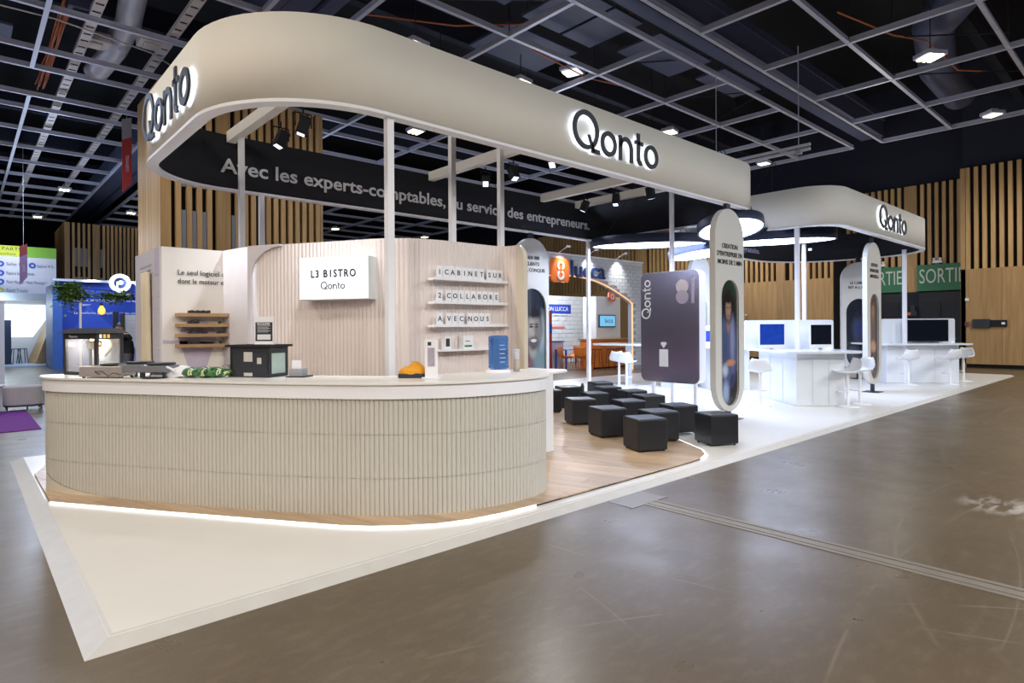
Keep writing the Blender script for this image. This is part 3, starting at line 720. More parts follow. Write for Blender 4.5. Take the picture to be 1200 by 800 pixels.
st = thing('store_room', 'white square store room with four oak shelves, left of the fluted wall', 'booth', (1.68, 7.77, .055))
MB().box(1.70, 7.79, .055, 2.5, 9.05, 2.5).build('core', M_white, st, world=True)
MB().box(1.68, 7.76, .055, 2.5, 7.79, 2.5).build('front_panel', mat('cream_print_panel', (234, 230, 226), .6, var=.01), st, world=True)
MB().box(1.66, 7.77, .055, 1.70, 9.05, 2.5).build('side_panel', mat('lilac_white_panel', (208, 204, 212), .6, var=.01), st, world=True)
# lilac drop-shaped print on the front: flat print
b = MB(); drop = [(2.05 + .2 * math.sin(R(a)) * (1 if abs(a) < 200 else 1), 1.46 + .22 * math.cos(R(a))) for a in range(-120, 121, 12)] + [(2.17, 1.2), (2.12, 1.02), (2.05, .92), (1.97, 1.05), (1.92, 1.22)]
b.vprism([(x, z) for x, z in drop], 7.756, 7.7598); b.vprism([(1.685, 1.44), (2.36, 1.40), (2.36, 1.36), (1.685, 1.40)], 7.756, 7.7598)
b.build('print', M_lilac, st, world=True, recalc=True)
b = MB(); b.prism([(1.655, 7.80), (1.6598, 7.80), (1.6598, 7.98), (1.655, 7.98)], 2.18, 2.5); b.build('print', M_lilac, st, world=True)
text('Le seul logiciel de', .085, M_ink, st, (1.84, 7.755, 2.215), 0, align='LEFT', width=.545)
text('dont le moteur est', .085, M_ink, st, (1.84, 7.755, 2.115), 0, align='LEFT', width=.55)
for z, wd in ((2.33, .62), (2.27, .55)):
    text('Les experts-comptables', .05, M_inkgrey, st, (1.655, 8.45, z), -PI / 2, width=wd)
b = MB()
for i in range(26):
    z = 1.98 - i * .045 - (.06 if i > 5 else 0) - (.06 if i > 16 else 0)
    b.box(1.655, 7.84, z, 1.6598, 7.84 + .13 - .03 * (i % 3), z + .012)
b.build('print', M_inkgrey, st, world=True)
cur = thing('curtain', 'cream curtain hanging in the doorway of the store room', 'curtain', (1.62, 8.3, 2.2))
def cf(a, c):
    y = 8.12 + .36 * a; z = 2.24 - 2.1 * c
    return (1.615 + .022 * math.sin(a * 22 + c) + .015 * c, y + (.05 * c) * (a - .5), z)
MB().grid(cf, 40, 8).build('drape', mat('cream_curtain', (220, 208, 184), .8), cur, world=True, solid=.006)
MB().tube([(1.62, 8.08, 2.25), (1.62, 8.52, 2.25)], .01, 6).build('rod', M_alu, cur, world=True)
for i, z in enumerate((1.71, 1.59, 1.475, 1.355)):
    t = thing('oak_shelf', 'oak wall shelf on the white store room, %s' % ('topmost of four', 'second from the top', 'third from the top', 'lowest of four')[i], 'shelf', (2.09, 7.7, z), group='oak shelves on the store room')
    MB().box(1.81, 7.62, z, 2.37, 7.755, z + .035).build('board', M_oakshelf, t, world=True)
    MB().box(1.81, 7.60, z - .002, 2.37, 7.62, z + .036).build('lip', M_oakshelf, t, world=True)
    for j, (a, c) in enumerate((((1.92, .26),), ((1.92, .12), (2.25, .05)), ((1.92, .22), (2.23, .09)), ((1.92, .12), (2.26, .05)))[i]):
        b = MB()
        for q in range(int(c / .03)): b.box(a + q * .03, 7.625, z + .036, a + q * .03 + .024, 7.67, z + .064 + .006 * (q % 2))
        simple('black_card_row', 'row of small black blocks on the %s oak shelf, %s' % (('top', 'second', 'third', 'bottom')[i], 'left end' if j == 0 else 'right end'), 'blocks', b, M_ink, (a, 7.65, z + .036))

# ---------------------------------------------------------------- logo letters
def stroke_letter(ch):
    """(outlines) list of pieces in x/z; unit: o diameter = 1; each piece is ('ring',...) or polygon"""
    w_ = .185
    if ch == 'o': return [('ring', .5, .5, .5, w_)], 1.0
    if ch == 'Q': return [('ring', .75, .78, .75, w_ * 1.02), ('poly', [(.86, .62), (.98, .62), (1.28, .0), (1.10, .0)]), ('poly', [(1.05, -.04), (1.55, -.04), (1.55, .12), (1.05, .12)])], 1.55
    if ch == 'n': return [('poly', [(0, 0), (w_, 0), (w_, 1), (0, 1)]), ('arch', .46, .54, .46, w_), ('poly', [(.92 - w_, 0), (.92, 0), (.92, .54), (.92 - w_, .54)])], .92
    if ch == 't': return [('poly', [(.16, .22), (.16 + w_, .22), (.16 + w_, 1.32), (.16, 1.32)]), ('poly', [(0, .84), (.56, .84), (.56, 1.0), (0, 1.0)]), ('hook', .42, .26, .26, w_)], .6
def letter_mb(ch, k, y0, y1, shrink=0.0):
    b = MB(); pcs, wd = stroke_letter(ch)
    for p in pcs:
        if p[0] == 'ring':
            _, cx, cz, r, w_ = p; r -= shrink; ri = r - w_ + 2 * shrink
            b.vring([(cx * k + x * k, cz * k + z * k) for x, z in arc(0, 0, r, 0, 360 - 11.25, 31)], [(cx * k + x * k, cz * k + z * k) for x, z in arc(0, 0, ri, 0, 360 - 11.25, 31)], y0, y1)
        elif p[0] == 'poly':
            pp = p[1]; cx = sum(q[0] for q in pp) / 4; cz = sum(q[1] for q in pp) / 4
            b.vprism([((x + (shrink if x < cx else -shrink)) * k, (z + (shrink if z < cz else -shrink)) * k) for x, z in pp], y0, y1)
        else:
            _, cx, cz, r, w_ = p
            a0, a1 = (0, 180) if p[0] == 'arch' else (180, 290)
            o_ = arc(cx, cz, r - shrink, a0, a1, 12); i_ = arc(cx, cz, r - w_ + shrink, a0, a1, 12)
            b.vprism([(x * k, z * k) for x, z in o_ + i_[::-1]], y0, y1)
    return b, wd
def logo(parent_label, cat, width, M, lit=True, m=None, parent=None, group=None, standoff=.045, thick=.022, name='lit_logo_sign'):
    """five letters, x right / z up, front -Y; M places it in the world"""
    adv = {'Q': 1.62, 'o': 1.14, 'n': 1.06, 't': .66}
    chars = 'Qonto'; tot = 1.62 + 1.14 + 1.06 + .66 + 1.0; k = width / tot
    if parent is None:
        t = bpy.data.objects.new(name, None); COL.objects.link(t); t.matrix_world = M; TM[t] = M; tag(t, parent_label, cat, group)
    else: t = parent
    x = 0
    for ch in chars:
        b, wd = letter_mb(ch, k, -standoff - thick, -standoff)
        b.v = [(a + x, c, d) for a, c, d in b.v]
        if parent is not None: b.xf(TM[t].inverted() @ M)
        lo = b.build('letter', m or M_ink, t, recalc=True)
        if lit:
            h, _ = letter_mb(ch, k, -standoff, -standoff + .002, .05)
            h.v = [(a + x, c, d) for a, c, d in h.v]
            ho = h.build('halo_light', M_halo, lo, recalc=True)
        x += adv[ch] * k
    return t

# ---------------------------------------------------------------- canopies
def canopy(name, label, loop, z0, z1, inner_text=None):
    c = loop[0]; t = thing(name, label, 'canopy', (c[0], c[1], z0))
    inn = offset(loop, .11, True)
    b = MB(); b.strip(loop, z0 + .03, z1, True, True); b.build('fabric_skin', M_cloth, t, world=True, solid=.012)
    b = MB(); b.strip(inn, z0 + .03, z1, True, True, flip=True); b.build('black_lining', M_black, t, world=True, solid=.012)
    b = MB(); b.band(offset(loop, -.004, True), offset(inn, .01, True), z0, z0 + .03, True); b.build('bottom_trim', M_trim, t, world=True, label='white trim along the lower edge')
    b = MB(); b.band(offset(loop, .012, True), offset(inn, -.014, True), z1 - .02, z1 - .005, True); b.build('top_cap', M_cloth, t, world=True)
    return t
Z0, Z1 = 3.57, 4.37
L1 = rrect(1.66, 5.05, 11.03, 9.39, (1.3, 1.15, .3, 1.15), 16)
can1 = canopy('ring_canopy', 'large oblong beige fabric canopy ring over the bar counter, black inside', L1, Z0, Z1)
L2 = rrect(12.62, 4.60, 20.25, 8.95, (.75, 1.6, 2.1, 1.6), 16)
can2 = canopy('ring_canopy', 'smaller beige canopy ring over the white desks at the right', L2, Z0, Z1)
# lettering on the black lining (far side, reads from inside)
text('Avec les experts-comptables, au service des entrepreneurs.', .29, M_inkgrey, can1, (6.77, 9.232, 3.90), 0, .006, .005, width=8.02, label='pale grey slogan on the black lining')
text('100% digitale et gratuite.', .22, mat('pale_blue_letters', (150, 160, 200), .6, var=0), can2, (16.72, 8.795, 3.86), 0, .006, .004, width=3.0)
for u, in ((2.9,), (6.38,), (9.25,), (10.35,)):
    MB().box(u - .06, 5.2, 4.25, u + .06, 9.24, 4.40).build('cross_beam', M_cloth, can1, world=True)
for u, in ((14.2,), (17.2,)):
    MB().box(u - .06, 4.76, 4.25, u + .06, 8.8, 4.38).build('cross_beam', M_trim, can2, world=True)
def post(t, x, y, z0, z1, s=.07):
    MB().box(x - s / 2, y - s / 2, z0, x + s / 2, y + s / 2, z1).build('post', M_trim, t, world=True)
post(can1, 3.05, 5.12, .055, Z0); post(can1, 2.93, 8.9, .055, 4.25); post(can1, 3.35, 9.3, .055, Z0); post(can1, 4.6, 6.2, .055, 4.25)
post(can1, 5.47, 6.27, .055, 4.25); post(can1, 10.55, 6.89, .04, 4.25); post(can1, 10.74, 9.25, .04, Z0); MB().box(4.56, 6.2, 4.25, 10.4, 6.28, 4.3).box(10.5, 6.2, 4.25, 10.6, 6.93, 4.3).build('cross_beam', M_trim, can1, world=True)
post(can2, 12.74, 5.35, .04, Z0, .08); post(can2, 15.4, 6.3, .04, 4.25, .075); post(can2, 16.55, 8.7, .04, Z0, .07); post(can2, 18.55, 5.0, .04, Z0, .09)
# logos: front of canopy 1, left end of canopy 1, front of canopy 2
logo('big dark back-lit five-letter logo on the long front of the large canopy', 'sign', 1.78, Matrix.Translation((5.53, 5.05, 3.76)))
logo('dark back-lit five-letter logo on the left end of the large canopy', 'sign', 1.97, Matrix.Translation((1.66, 8.26, 3.72)) @ Matrix.Rotation(-PI / 2, 4, 'Z'))
logo('dark back-lit five-letter logo on the smaller right-hand canopy', 'sign', 1.92, Matrix.Translation((15.12, 4.60, 3.74)))

# spotlights on the beams
def stage_spot(x, y, z, tx, ty, tz, label, cold=True, power=0, face=False):
    t = thing('spotlight', label, 'spotlight', (x, y, z), 0, 'black spotlights on the canopy beams')
    d = (Vector((tx, ty, tz)) - Vector((x, y, z))).normalized(); q = d.to_track_quat('-Z', 'Y').to_matrix().to_4x4()
    b = MB(); b.box(-.065, -.065, -.10, .065, .065, .12); b.xf(q); b.build('lamp_head', M_black, t, bevel=.01)
    b = MB(); b.box(-.045, -.045, -.106, .045, .045, -.1); b.xf(q); b.build('lens', mat('lamp_lens', (235, 240, 255), .3, emis=1.2, var=0, ecol=(225, 235, 255)), t)
    b = MB(); b.tube([(-.1, 0, 0), (-.1, 0, .16), (.1, 0, .16), (.1, 0, 0)], .01, 5); b.tube([(0, 0, .16), (0, 0, .24)], .012, 5); b.build('bracket', M_black, t)
    if power:
        spot(Vector((x, y, z)) + d * .16, (tx, ty, tz), power * 1.9, (.93, .96, 1.0) if cold else (1, .88, .72), 70, .8, .07)
    return t
for i, (x, y, tgt, p, c) in enumerate(((3.1, 7.9, (2.0, 7.8, 1.5), 95, 1), (3.1, 7.2, (2.3, 7.5, 1.4), 70, 1), (2.78, 5.75, (3.0, 6.1, 1.4), 90, 1), (3.1, 5.7, (3.9, 5.4, 1.5), 60, 0),
                                 (6.56, 7.9, (4.4, 5.35, 1.6), 40, 0), (6.56, 7.2, (6.2, 5.2, 0), 60, 1), (6.56, 6.3, (3.9, 5.3, 1.8), 55, 1), (6.56, 5.7, (6.5, 4.4, 0), 45, 0),
                                 (9.42, 8.2, (9, 9, 2), 40, 1), (9.42, 7.4, (8.2, 6.8, 0), 60, 1), (9.42, 6.6, (10.2, 6.7, 1.8), 40, 0), (10.52, 6.0, (9.4, 4.9, 2), 0, 1))):
    stage_spot(x, y, 4.02, *tgt, ('black spotlight on the %s cross beam, %s' % (('first', 'second', 'third', 'last')[i // 4 if i < 11 else 3], ('furthest from the front', 'second from the back', 'third from the back', 'nearest the front')[i % 4])), bool(c), p)
stage_spot(19.0, 7.6, 3.95, 16.5, 6.5, 0, 'single small bright spotlight at the right inside the smaller canopy', True, 30)

# drum lamps
def drum(x, y, r, z, h, label, tilt=0, side=0):
    t = thing('drum_lamp', label, 'pendant lamp', (x, y, z), 0, 'round glowing drum lamps over the desks')
    n = 48
    MB().lathe([(r, 0), (r, h), (r - .03, h), (r - .03, .03), (r - .03, 0), (r, 0)], (0, 0, 0), n, False).build('drum', M_navy, t)
    b = MB(); b.add([(0, 0, .015)] + [((r - .03) * math.cos(2 * PI * k / n), (r - .03) * math.sin(2 * PI * k / n), .015) for k in range(n)], [(0, 1 + (k + 1) % n, 1 + k) for k in range(n)])
    b.build('diffuser', M_disc, t)
    b = MB(); b.add([(0, 0, h - .01)] + [((r - .03) * math.cos(2 * PI * k / n), (r - .03) * math.sin(2 * PI * k / n), h - .01) for k in range(n)], [(0, 1 + k, 1 + (k + 1) % n) for k in range(n)])
    b.build('lid', M_navy, t)
    b = MB()
    for a in (30, 150, 270): b.tube([(r * .8 * math.cos(R(a)), r * .8 * math.sin(R(a)), h), (0, 0, h + 1.6)], .008, 4)
    b.build('cable', M_dark, t)
    v = Vector((x, y, 0)).normalized(); t.rotation_mode = 'QUATERNION'
    t.rotation_quaternion = Matrix.Rotation(R(side), 4, v).to_quaternion() @ Matrix.Rotation(R(tilt), 4, Vector((v.y, -v.x, 0))).to_quaternion()
    return t
drum(10.36, 5.53, .58, 3.30, .16, 'small round navy drum lamp hanging right behind the tall panel at the canopy corner', -11, -6)
drum(11.32, 8.0, 1.25, 3.36, .19, 'widest glowing drum lamp, seen almost edge on above the mirror panel', 4.2)
drum(12.72, 7.55, .72, 3.22, .16, 'glowing drum lamp just left of the tall near panel, lowest of the left group', -2, -7)
drum(13.85, 6.35, 1.3, 3.48, .25, 'large drum lamp inside the smaller canopy, cut by its front post', 4, 0)

# ---------------------------------------------------------------- tall arched panels (totems)
def capsule(w_, z0, z1, n=14, inset=0.0):
    r = w_ / 2 - inset
    return arc(0, z1 - w_ / 2, r, 0, 180, n) + arc(0, z0 + w_ / 2, r, 180, 360, n)
def totem(x, y, w_, z0, z1, label, lines, pic, oz=(.35, 2.35), ow=.52, feet=True, tz=2.95, th=.1, body=None, hang=True, rz=0):
    t = thing('arched_totem', label, 'display panel', (x, y, .04), rz, 'tall white arched display panels')
    body = body or mat('totem_cream', (206, 204, 200), .5, var=.01)
    o_ = capsule(w_, z0, z1); i_ = capsule(ow, oz[0], oz[1])
    b = MB(); b.vring(o_, i_, 0, th); b.build('frame', body, t, recalc=True)
    b = MB(); b.vprism(capsule(ow, oz[0], oz[1], inset=-.002), .03, .05); pc = b.build('picture', pic, t, recalc=True, label='printed portrait behind glass')
    b = MB(); b.vring(capsule(ow + .03, oz[0] - .015, oz[1] + .015), capsule(ow, oz[0], oz[1]), -.006, .01); b.build('frame_rim', M_ink if False else body, t, recalc=True)
    for i, s in enumerate(lines):
        me = text_mesh(s, .105, M_ink, .004, .002); me.transform(Matrix.Translation((0, -.004, tz - i * .13))); link('lettering', me, t)
    if feet: MB().box(-.05, .02, -z0 * 0 + .0, .05, .08, z0 + .03).box(-.2, -.12, 0, .2, .22, .012).build('foot', M_ink, t)
    if hang: MB().box(-.06, .02, z1 - .01, .06, .08, Z0 - .04).build('hanger', M_ink, t)
    return t
P_man = layered('portrait_man', (30, 38, 50), [(.0, .35, .6, .55, (118, 42, 48), .12), (.02, .25, .2, .5, (38, 44, 54), .2), (.26, .95, .26, .42, (96, 116, 116), .3), (.3, 1.45, .12, .35, (150, 164, 164), .5), (.05, 1.5, .26, .46, (40, 36, 38), .2), (.02, 1.08, .12, .2, (150, 142, 128), .3),
    (.06, 1.45, .20, .37, (150, 138, 124), .22), (0, 1.5, .10, .2, (168, 158, 144), .5), (.16, 1.4, .1, .25, (110, 100, 92), .5), (.07, 1.83, .21, .11, (34, 30, 34), .35), (-.02, 1.535, .06, .022, (38, 32, 32), .4), (.14, 1.535, .055, .022, (38, 32, 32), .4), (-.02, 1.59, .07, .014, (44, 36, 36), .5), (.14, 1.59, .065, .014, (44, 36, 36), .5), (.05, 1.19, .16, .14, (70, 60, 56), .35), (.05, 1.245, .085, .035, (214, 206, 198), .3), (.05, 1.40, .03, .06, (176, 150, 132), .6)], .22, .03, .4)
P_asian = layered('portrait_woman', (30, 34, 42), [(.1, 2.15, .3, .14, (36, 60, 48), .4), (0, 1.15, .3, .6, (84, 94, 136), .2), (-.12, .9, .12, .5, (70, 84, 120), .35), (.12, 1.3, .07, .35, (134, 142, 180), .5), (0, 1.58, .06, .16, (150, 120, 108), .3), (0, 1.86, .15, .28, (24, 24, 28), .25), (0, 1.80, .095, .18, (154, 126, 114), .2), (.0, 1.97, .11, .07, (26, 24, 28), .3), (-.04, 1.83, .02, .01, (30, 26, 28), .4), (.04, 1.83, .02, .01, (30, 26, 28), .4), (0, 1.69, .035, .012, (130, 70, 66), .4), (0, 1.76, .014, .03, (176, 146, 130), .6),
    (.06, .92, .14, .05, (200, 136, 100), .4), (-.12, .8, .09, .1, (180, 190, 214), .5), (.12, .62, .08, .12, (50, 58, 96), .4), (-.1, .45, .1, .16, (150, 168, 206), .5)], .2, .05, .5)
P_old = layered('portrait_crowd', (66, 60, 66), [(0, .45, .3, .3, (92, 84, 86), .3), (0, 1.75, .13, .34, (112, 94, 90), .3), (0, 2.02, .13, .14, (54, 46, 46), .3), (0, 1.86, .09, .16, (148, 122, 110), .3), (-.03, 1.9, .02, .01, (40, 34, 34), .4), (.04, 1.9, .02, .01, (40, 34, 34), .4), (0, 1.35, .16, .2, (92, 86, 98), .3), (.02, 1.05, .16, .13, (196, 148, 128), .35), (-.08, .6, .06, .12, (206, 200, 198), .5), (.06, .3, .1, .2, (100, 84, 74), .4)], .3, .1, .3)
P_dark = layered('portrait_dark', (34, 38, 48), [(0, 1.4, .2, .4, (52, 60, 84), .4), (.02, 1.45, .1, .18, (46, 54, 110), .4), (0, .7, .3, .3, (80, 84, 96), .4), (.05, .4, .2, .2, (110, 112, 120), .4)], .2, .08, .5)
totem(9.33, 5.0, .93, .13, 3.44, 'nearest tall cream arched panel, oval portrait in a blue shirt, by the black cubes', ["CREATION", "D'ENTREPRISE EN", "MOINS DE 2 MIN"], P_asian, (.22, 2.28), .56, True, 2.82)
totem(15.5, 4.78, .93, .18, 3.42, 'tall arched panel under the right canopy, nearest the front edge, brownish oval portrait', ['GESTION', 'FINANCIERE', 'SIMPLIFIEE A'], P_old, (.3, 2.25), .56, True, 2.9)
totem(9.0, 9.3, .98, .10, 3.42, 'wide white arched panel beside the end of the fluted wall, large bearded face behind glass', ['+600 000', 'CLIENTS', 'DEJA CONQUIS'], P_man, (.22, 2.35), .8, True, 3.0)
totem(14.35, 8.5, .93, .12, 3.40, 'white arched panel mostly hidden behind the mirror panel', [], P_dark, (.25, 2.3), .56, True)
totem(19.14, 6.29, 1.02, .14, 3.35, 'white arched panel behind the brown-portrait panel, dark oval with a blue glow', ['LE CABINET', 'EST A L APPUI'], P_dark, (.3, 2.3), .78, True, 2.75, rz=R(-40))

# ---------------------------------------------------------------- mirror card panel
cardt = thing('mirror_panel', 'large rounded silver mirror panel like a bank card, behind the black cubes', 'display panel', (10.24, 6.76, .04))
cl = rrect(-.66, .47, .66, 2.64, (.14, .14, .14, .14), 8)
Mc = Matrix.Translation((10.24, 6.76, 0)) @ Matrix.Rotation(-PI / 2, 4, 'Z')
b = MB(); b.vprism(cl, .0, .22); b.xf(Mc); b.build('body', M_trim, cardt, world=True, recalc=True, label='thick white body')
b = MB(); b.vprism(rrect(-.655, .475, .655, 2.635, (.135,) * 4, 8), -.012, .0); b.xf(Mc)
b.build('mirror_face', mat('brushed_mirror', (218, 208, 228), .2, .93, bump=.02, bscale=3, var=.02), cardt, world=True, recalc=True, label='lilac silver mirror face')
logo(None, None, .78, Mc @ Matrix.Translation((-.42, 0, 1.72)) @ Matrix.Rotation(-PI / 2, 4, 'Y'), lit=False, m=M_trim, parent=cardt, standoff=.012, thick=.004)
for z, g in ((2.33, (214, 206, 214)), (2.13, (186, 176, 196))):
    b = MB(); b.vprism(arc(.30, z, .135, 0, 348, 28), -.017 if z > 2.2 else -.019, -.012); b.xf(Mc); b.build('disc', mat('card_disc_%d' % int(z * 100), g, .35, .3), cardt, world=True, recalc=True)
b = MB(); b.box(.50, -.016, 2.0, .56, -.012, 2.5); b.xf(Mc); b.build('print', mat('card_print', (190, 182, 200), .4, .4), cardt, world=True)
b = MB(); b.box(-.22, -.016, .78, -.02, -.012, 1.12); b.vprism([(-.17, 1.26), (-.07, 1.26), (-.05, 1.23), (-.12, 1.14), (-.19, 1.23)], -.016, -.012); b.xf(Mc)
b.build('notice', M_trim, cardt, world=True, recalc=True, label='small white notice with a heart')
MB().box(10.36, 6.25, .04, 10.42, 6.31, .5).box(10.36, 7.2, .04, 10.42, 7.26, .5).box(10.3, 6.2, .04, 10.48, 7.31, .052).build('foot', M_trim, cardt, world=True)

# ---------------------------------------------------------------- black cube stools
ot0 = None
OT = [(6.21, 4.453, -.438, 'nearest black leatherette cube, at the front of the group'), (7.261, 4.096, -.47, 'black cube standing apart at the right, below the tall cream panel'),
      (6.851, 4.703, -.44, 'black cube half hidden right behind the nearest one'), (7.583, 4.866, -.44, 'black cube left of the tall cream panel, behind the front two'),
      (6.623, 5.373, -.406, 'black cube second from the counter in the front row, big and fully lit'), (7.511, 5.688, -.44, 'black cube in the middle of the group, hidden below by two nearer ones'),
      (8.318, 5.892, -.44, 'black cube in front of the mirror panel'), (8.753, 6.548, -.44, 'black cube behind and left of the one before the mirror panel'),
      (8.959, 7.261, -.44, 'black cube second from the far end of the group'), (9.616, 7.979, -.44, 'furthest black cube, at the foot of the thin white post'),
      (7.986, 6.77, -.44, 'black cube in front of the thin white post, a dark cup standing on it'), (7.17, 6.356, -.50, 'black cube third row from the front, just right of the counter end'),
      (8.502, 7.836, -.44, 'black cube at the back left of the group'), (7.754, 7.649, -.44, 'black cube half cut off by the end panel of the counter')]
for i, (x, y, a, lab) in enumerate(OT):
    if ot0 is None:
        ot0 = thing('cube_stool', lab, 'stool', (0, 0, 0), 0, 'black cube stools on the oak deck')
        MB().box(-.2, -.2, .018, .2, .2, .395).build('body', M_leather, ot0, bevel=.02)
        for sx in (-1, 1):
            for sy in (-1, 1): MB().lathe([(.018, 0), (.018, .02)], (sx * .16, sy * .16, 0), 10).build('foot', M_ink, ot0)
        o = ot0
    else: o = copy_tree(ot0)
    o['label'] = lab; o['group'] = 'black cube stools on the oak deck'
    o.location = (x, y, .06 if (x, y) != (7.261, 4.096) else .042); o.rotation_euler = (0, 0, a)
    if x > 8.2: o.location.z = .06
simple('dark_cup', 'small dark bottle-like cup on a black cube in front of the thin post', 'cup', MB().lathe([(.03, 0), (.034, .09), (.02, .12), (.02, .14)], (7.9, 6.95, .457), 12), M_ink, (7.9, 6.95, .457))

# ---------------------------------------------------------------- bar stools
def bar_stool(x, y, a, label, m=None):
    global bs0
    if bs0 is None:
        t = thing('bar_stool', label, 'bar stool', (0, 0, 0), 0, 'white shell bar stools')
        MB().lathe([(.2, 0), (.2, .012), (.1, .025), (.03, .04), (.028, .62), (.05, .64)], (0, 0, 0), 24).build('pedestal', M_sup, t)
        MB().tube([(.0, -.02, .28), (.16, -.1, .28), (.17, .0, .28), (.16, .1, .28), (0, .02, .28)], .011, 6).build('footrest', M_sup, t)
        def f(a_, c):
            # a_: across (-1..1), c: front edge -> back top.  front is +X
            s = a_ * 2 - 1
            prof = [(.22, .675), (.17, .655), (.05, .645), (-.08, .65), (-.16, .69), (-.205, .78), (-.235, .90)]
            q = c * (len(prof) - 1); i = min(int(q), len(prof) - 2); k = q - i
            px = prof[i][0] * (1 - k) + prof[i + 1][0] * k; pz = prof[i][1] * (1 - k) + prof[i + 1][1] * k
            wd = .19 + .03 * math.sin(PI * min(c * 1.3, 1)) - (.07 * max(0, (c - .75) / .25) ** 2)
            lift = .05 * s * s * (.4 + .6 * min(1, c * 1.6)) ; fwd = .06 * s * s * max(0, c - .45) * 2
            return (px + fwd, s * wd, pz + lift * (1 if c < .8 else .3))
        MB().grid(f, 14, 18).build('seat_shell', M_sup, t, solid=.014)
        bs0 = t; o = t
    else: o = copy_tree(bs0)
    o['label'] = label; o.location = (x, y, .042); o.rotation_euler = (0, 0, a)
    return o
bs0 = None
bar_stool(12.3, 4.25, R(140), 'white bar stool right of the near desk, nearer of the pair')
bar_stool(12.85, 4.22, R(150), 'white bar stool right of the near desk, before the brown portrait panel')
bar_stool(12.95, 5.2, R(200), 'white bar stool at the far right corner of the near desk, behind the pair')
bar_stool(17.9, 4.75, R(40), 'left one of the two white bar stools in front of the far desk')
bar_stool(18.75, 4.05, R(50), 'right one of the two white bar stools in front of the far desk')
bar_stool(20.15, 4.05, R(170), 'white bar stool standing at the right end of the far desk')
bar_stool(11.3, 5.45, R(20), 'pale bar stool left of the near desk, right of the tall cream panel')
bar_stool(12.5, 9.75, R(20), 'white bar stool by the high white table, further of the two')
bar_stool(12.15, 9.25, R(20), 'white bar stool by the high white table, nearer of the two')

# ---------------------------------------------------------------- desks with screens
def desk(x, y, a, lx, ly, label, h=1.02):
    t = thing('screen_desk', label, 'desk', (x, y, .042), a)
    MB().box(0, 0, 0, lx, ly, h - .02).build('body', M_desk, t, bevel=.01)
    b = MB()
    for k in (1, 2): b.box(-.004, ly * k / 3 - .004, .04, .0, ly * k / 3 + .004, h - .1); b.box(lx * k / 3 - .004, -.004, .04, lx * k / 3 + .004, 0, h - .1)
    b.box(-.004, .05, h - .14, 0, ly - .05, h - .13); b.box(.05, -.004, h - .14, lx - .05, 0, h - .13)
    b.build('panel_joint', mat('grey_shadow_gap', (188, 196, 208), .6), t)
    MB().prism(rrect(-.28, -.28, lx + .28, ly + .28, (.25,) * 4, 6), h - .02, h + .025).build('desktop', M_desk, t, bevel=.005)
    return t
def monitor(x, y, z, a, w_, h, m, label, imac=True):
    t = thing('desk_screen', label, 'screen', (x, y, z), a)
    MB().box(-w_ / 2, 0, .05, w_ / 2, .025, .05 + h).build('bezel', M_sup if imac else M_ink, t, bevel=.004)
    MB().box(-w_ / 2 + .015, -.004, .05 + (.07 if imac else .02), w_ / 2 - .015, 0, .05 + h - .015).build('display', m, t)
    MB().box(-.09, -.05, 0, .09, .12, .01).box(-.03, .03, .01, .03, .05, .14).build('stand', M_alu, t)
    return t
A1 = R(-42)
desk(11.72, 4.95, A1, .92, 1.75, 'near white panelled desk between the two canopies, screens on it')
def dloc(x0, y0, a, lx, ly): return (x0 + lx * math.cos(a) - ly * math.sin(a), y0 + lx * math.sin(a) + ly * math.cos(a))
def divider(x0, y0, a, lx, ly, w_, h, label, lit=True, z=1.067):
    px, py = dloc(x0, y0, a, lx, ly); t = thing('screen_divider', label, 'divider', (px, py, z), a)
    b = MB(); b.vprism(rrect(-w_ / 2, 0, w_ / 2, h, (.01, .01, .05, .05), 4), 0, .07); b.build('panel', mat('divider_white', (228, 232, 240), .45, var=.01), t, recalc=True)
    if lit: MB().box(-w_ / 2 + .05, -.03, .0, w_ / 2 - .05, -.01, .012).build('led_strip', mat('divider_led', (255, 255, 255), .5, emis=6, var=0, ecol=(190, 212, 255)), t)
    return t
divider(11.72, 4.95, A1, .42, 1.2, 1.85, .62, 'long white divider standing behind the screens on the near desk')
p = dloc(11.72, 4.95, A1, -.12, .78); monitor(p[0], p[1], 1.067, A1, .52, .50, M_screenb, 'blue-lit white-framed screen on the near desk, left of the post')
p = dloc(11.72, 4.95, A1, .84, .72); monitor(p[0], p[1], 1.067, A1, .44, .48, M_screend, 'switched-off dark screen at the right end of the near desk')
desk(13.3, 7.6, A1, .9, 1.3, 'second white desk behind the near one, mostly hidden')
divider(13.3, 7.6, A1, .3, .8, 1.5, .52, 'white divider on the hidden second desk')
p = dloc(13.3, 7.6, A1, -.05, .5); monitor(p[0], p[1], 1.067, A1, .46, .36, M_screenb, 'small blue screen left of the near desk, further back')
A2 = R(-45.5)
desk(18.2, 5.33, A2, 1.85, 1.25, 'far white glossy desk at the right end of the platform')
divider(18.2, 5.33, A2, 1.25, .75, 1.95, .68, 'rounded white glowing divider on the far desk')
p = dloc(18.2, 5.33, A2, 1.38, .55); monitor(p[0], p[1], 1.067, A2, 1.1, .60, M_screend, 'large black television screen on the far desk', False)
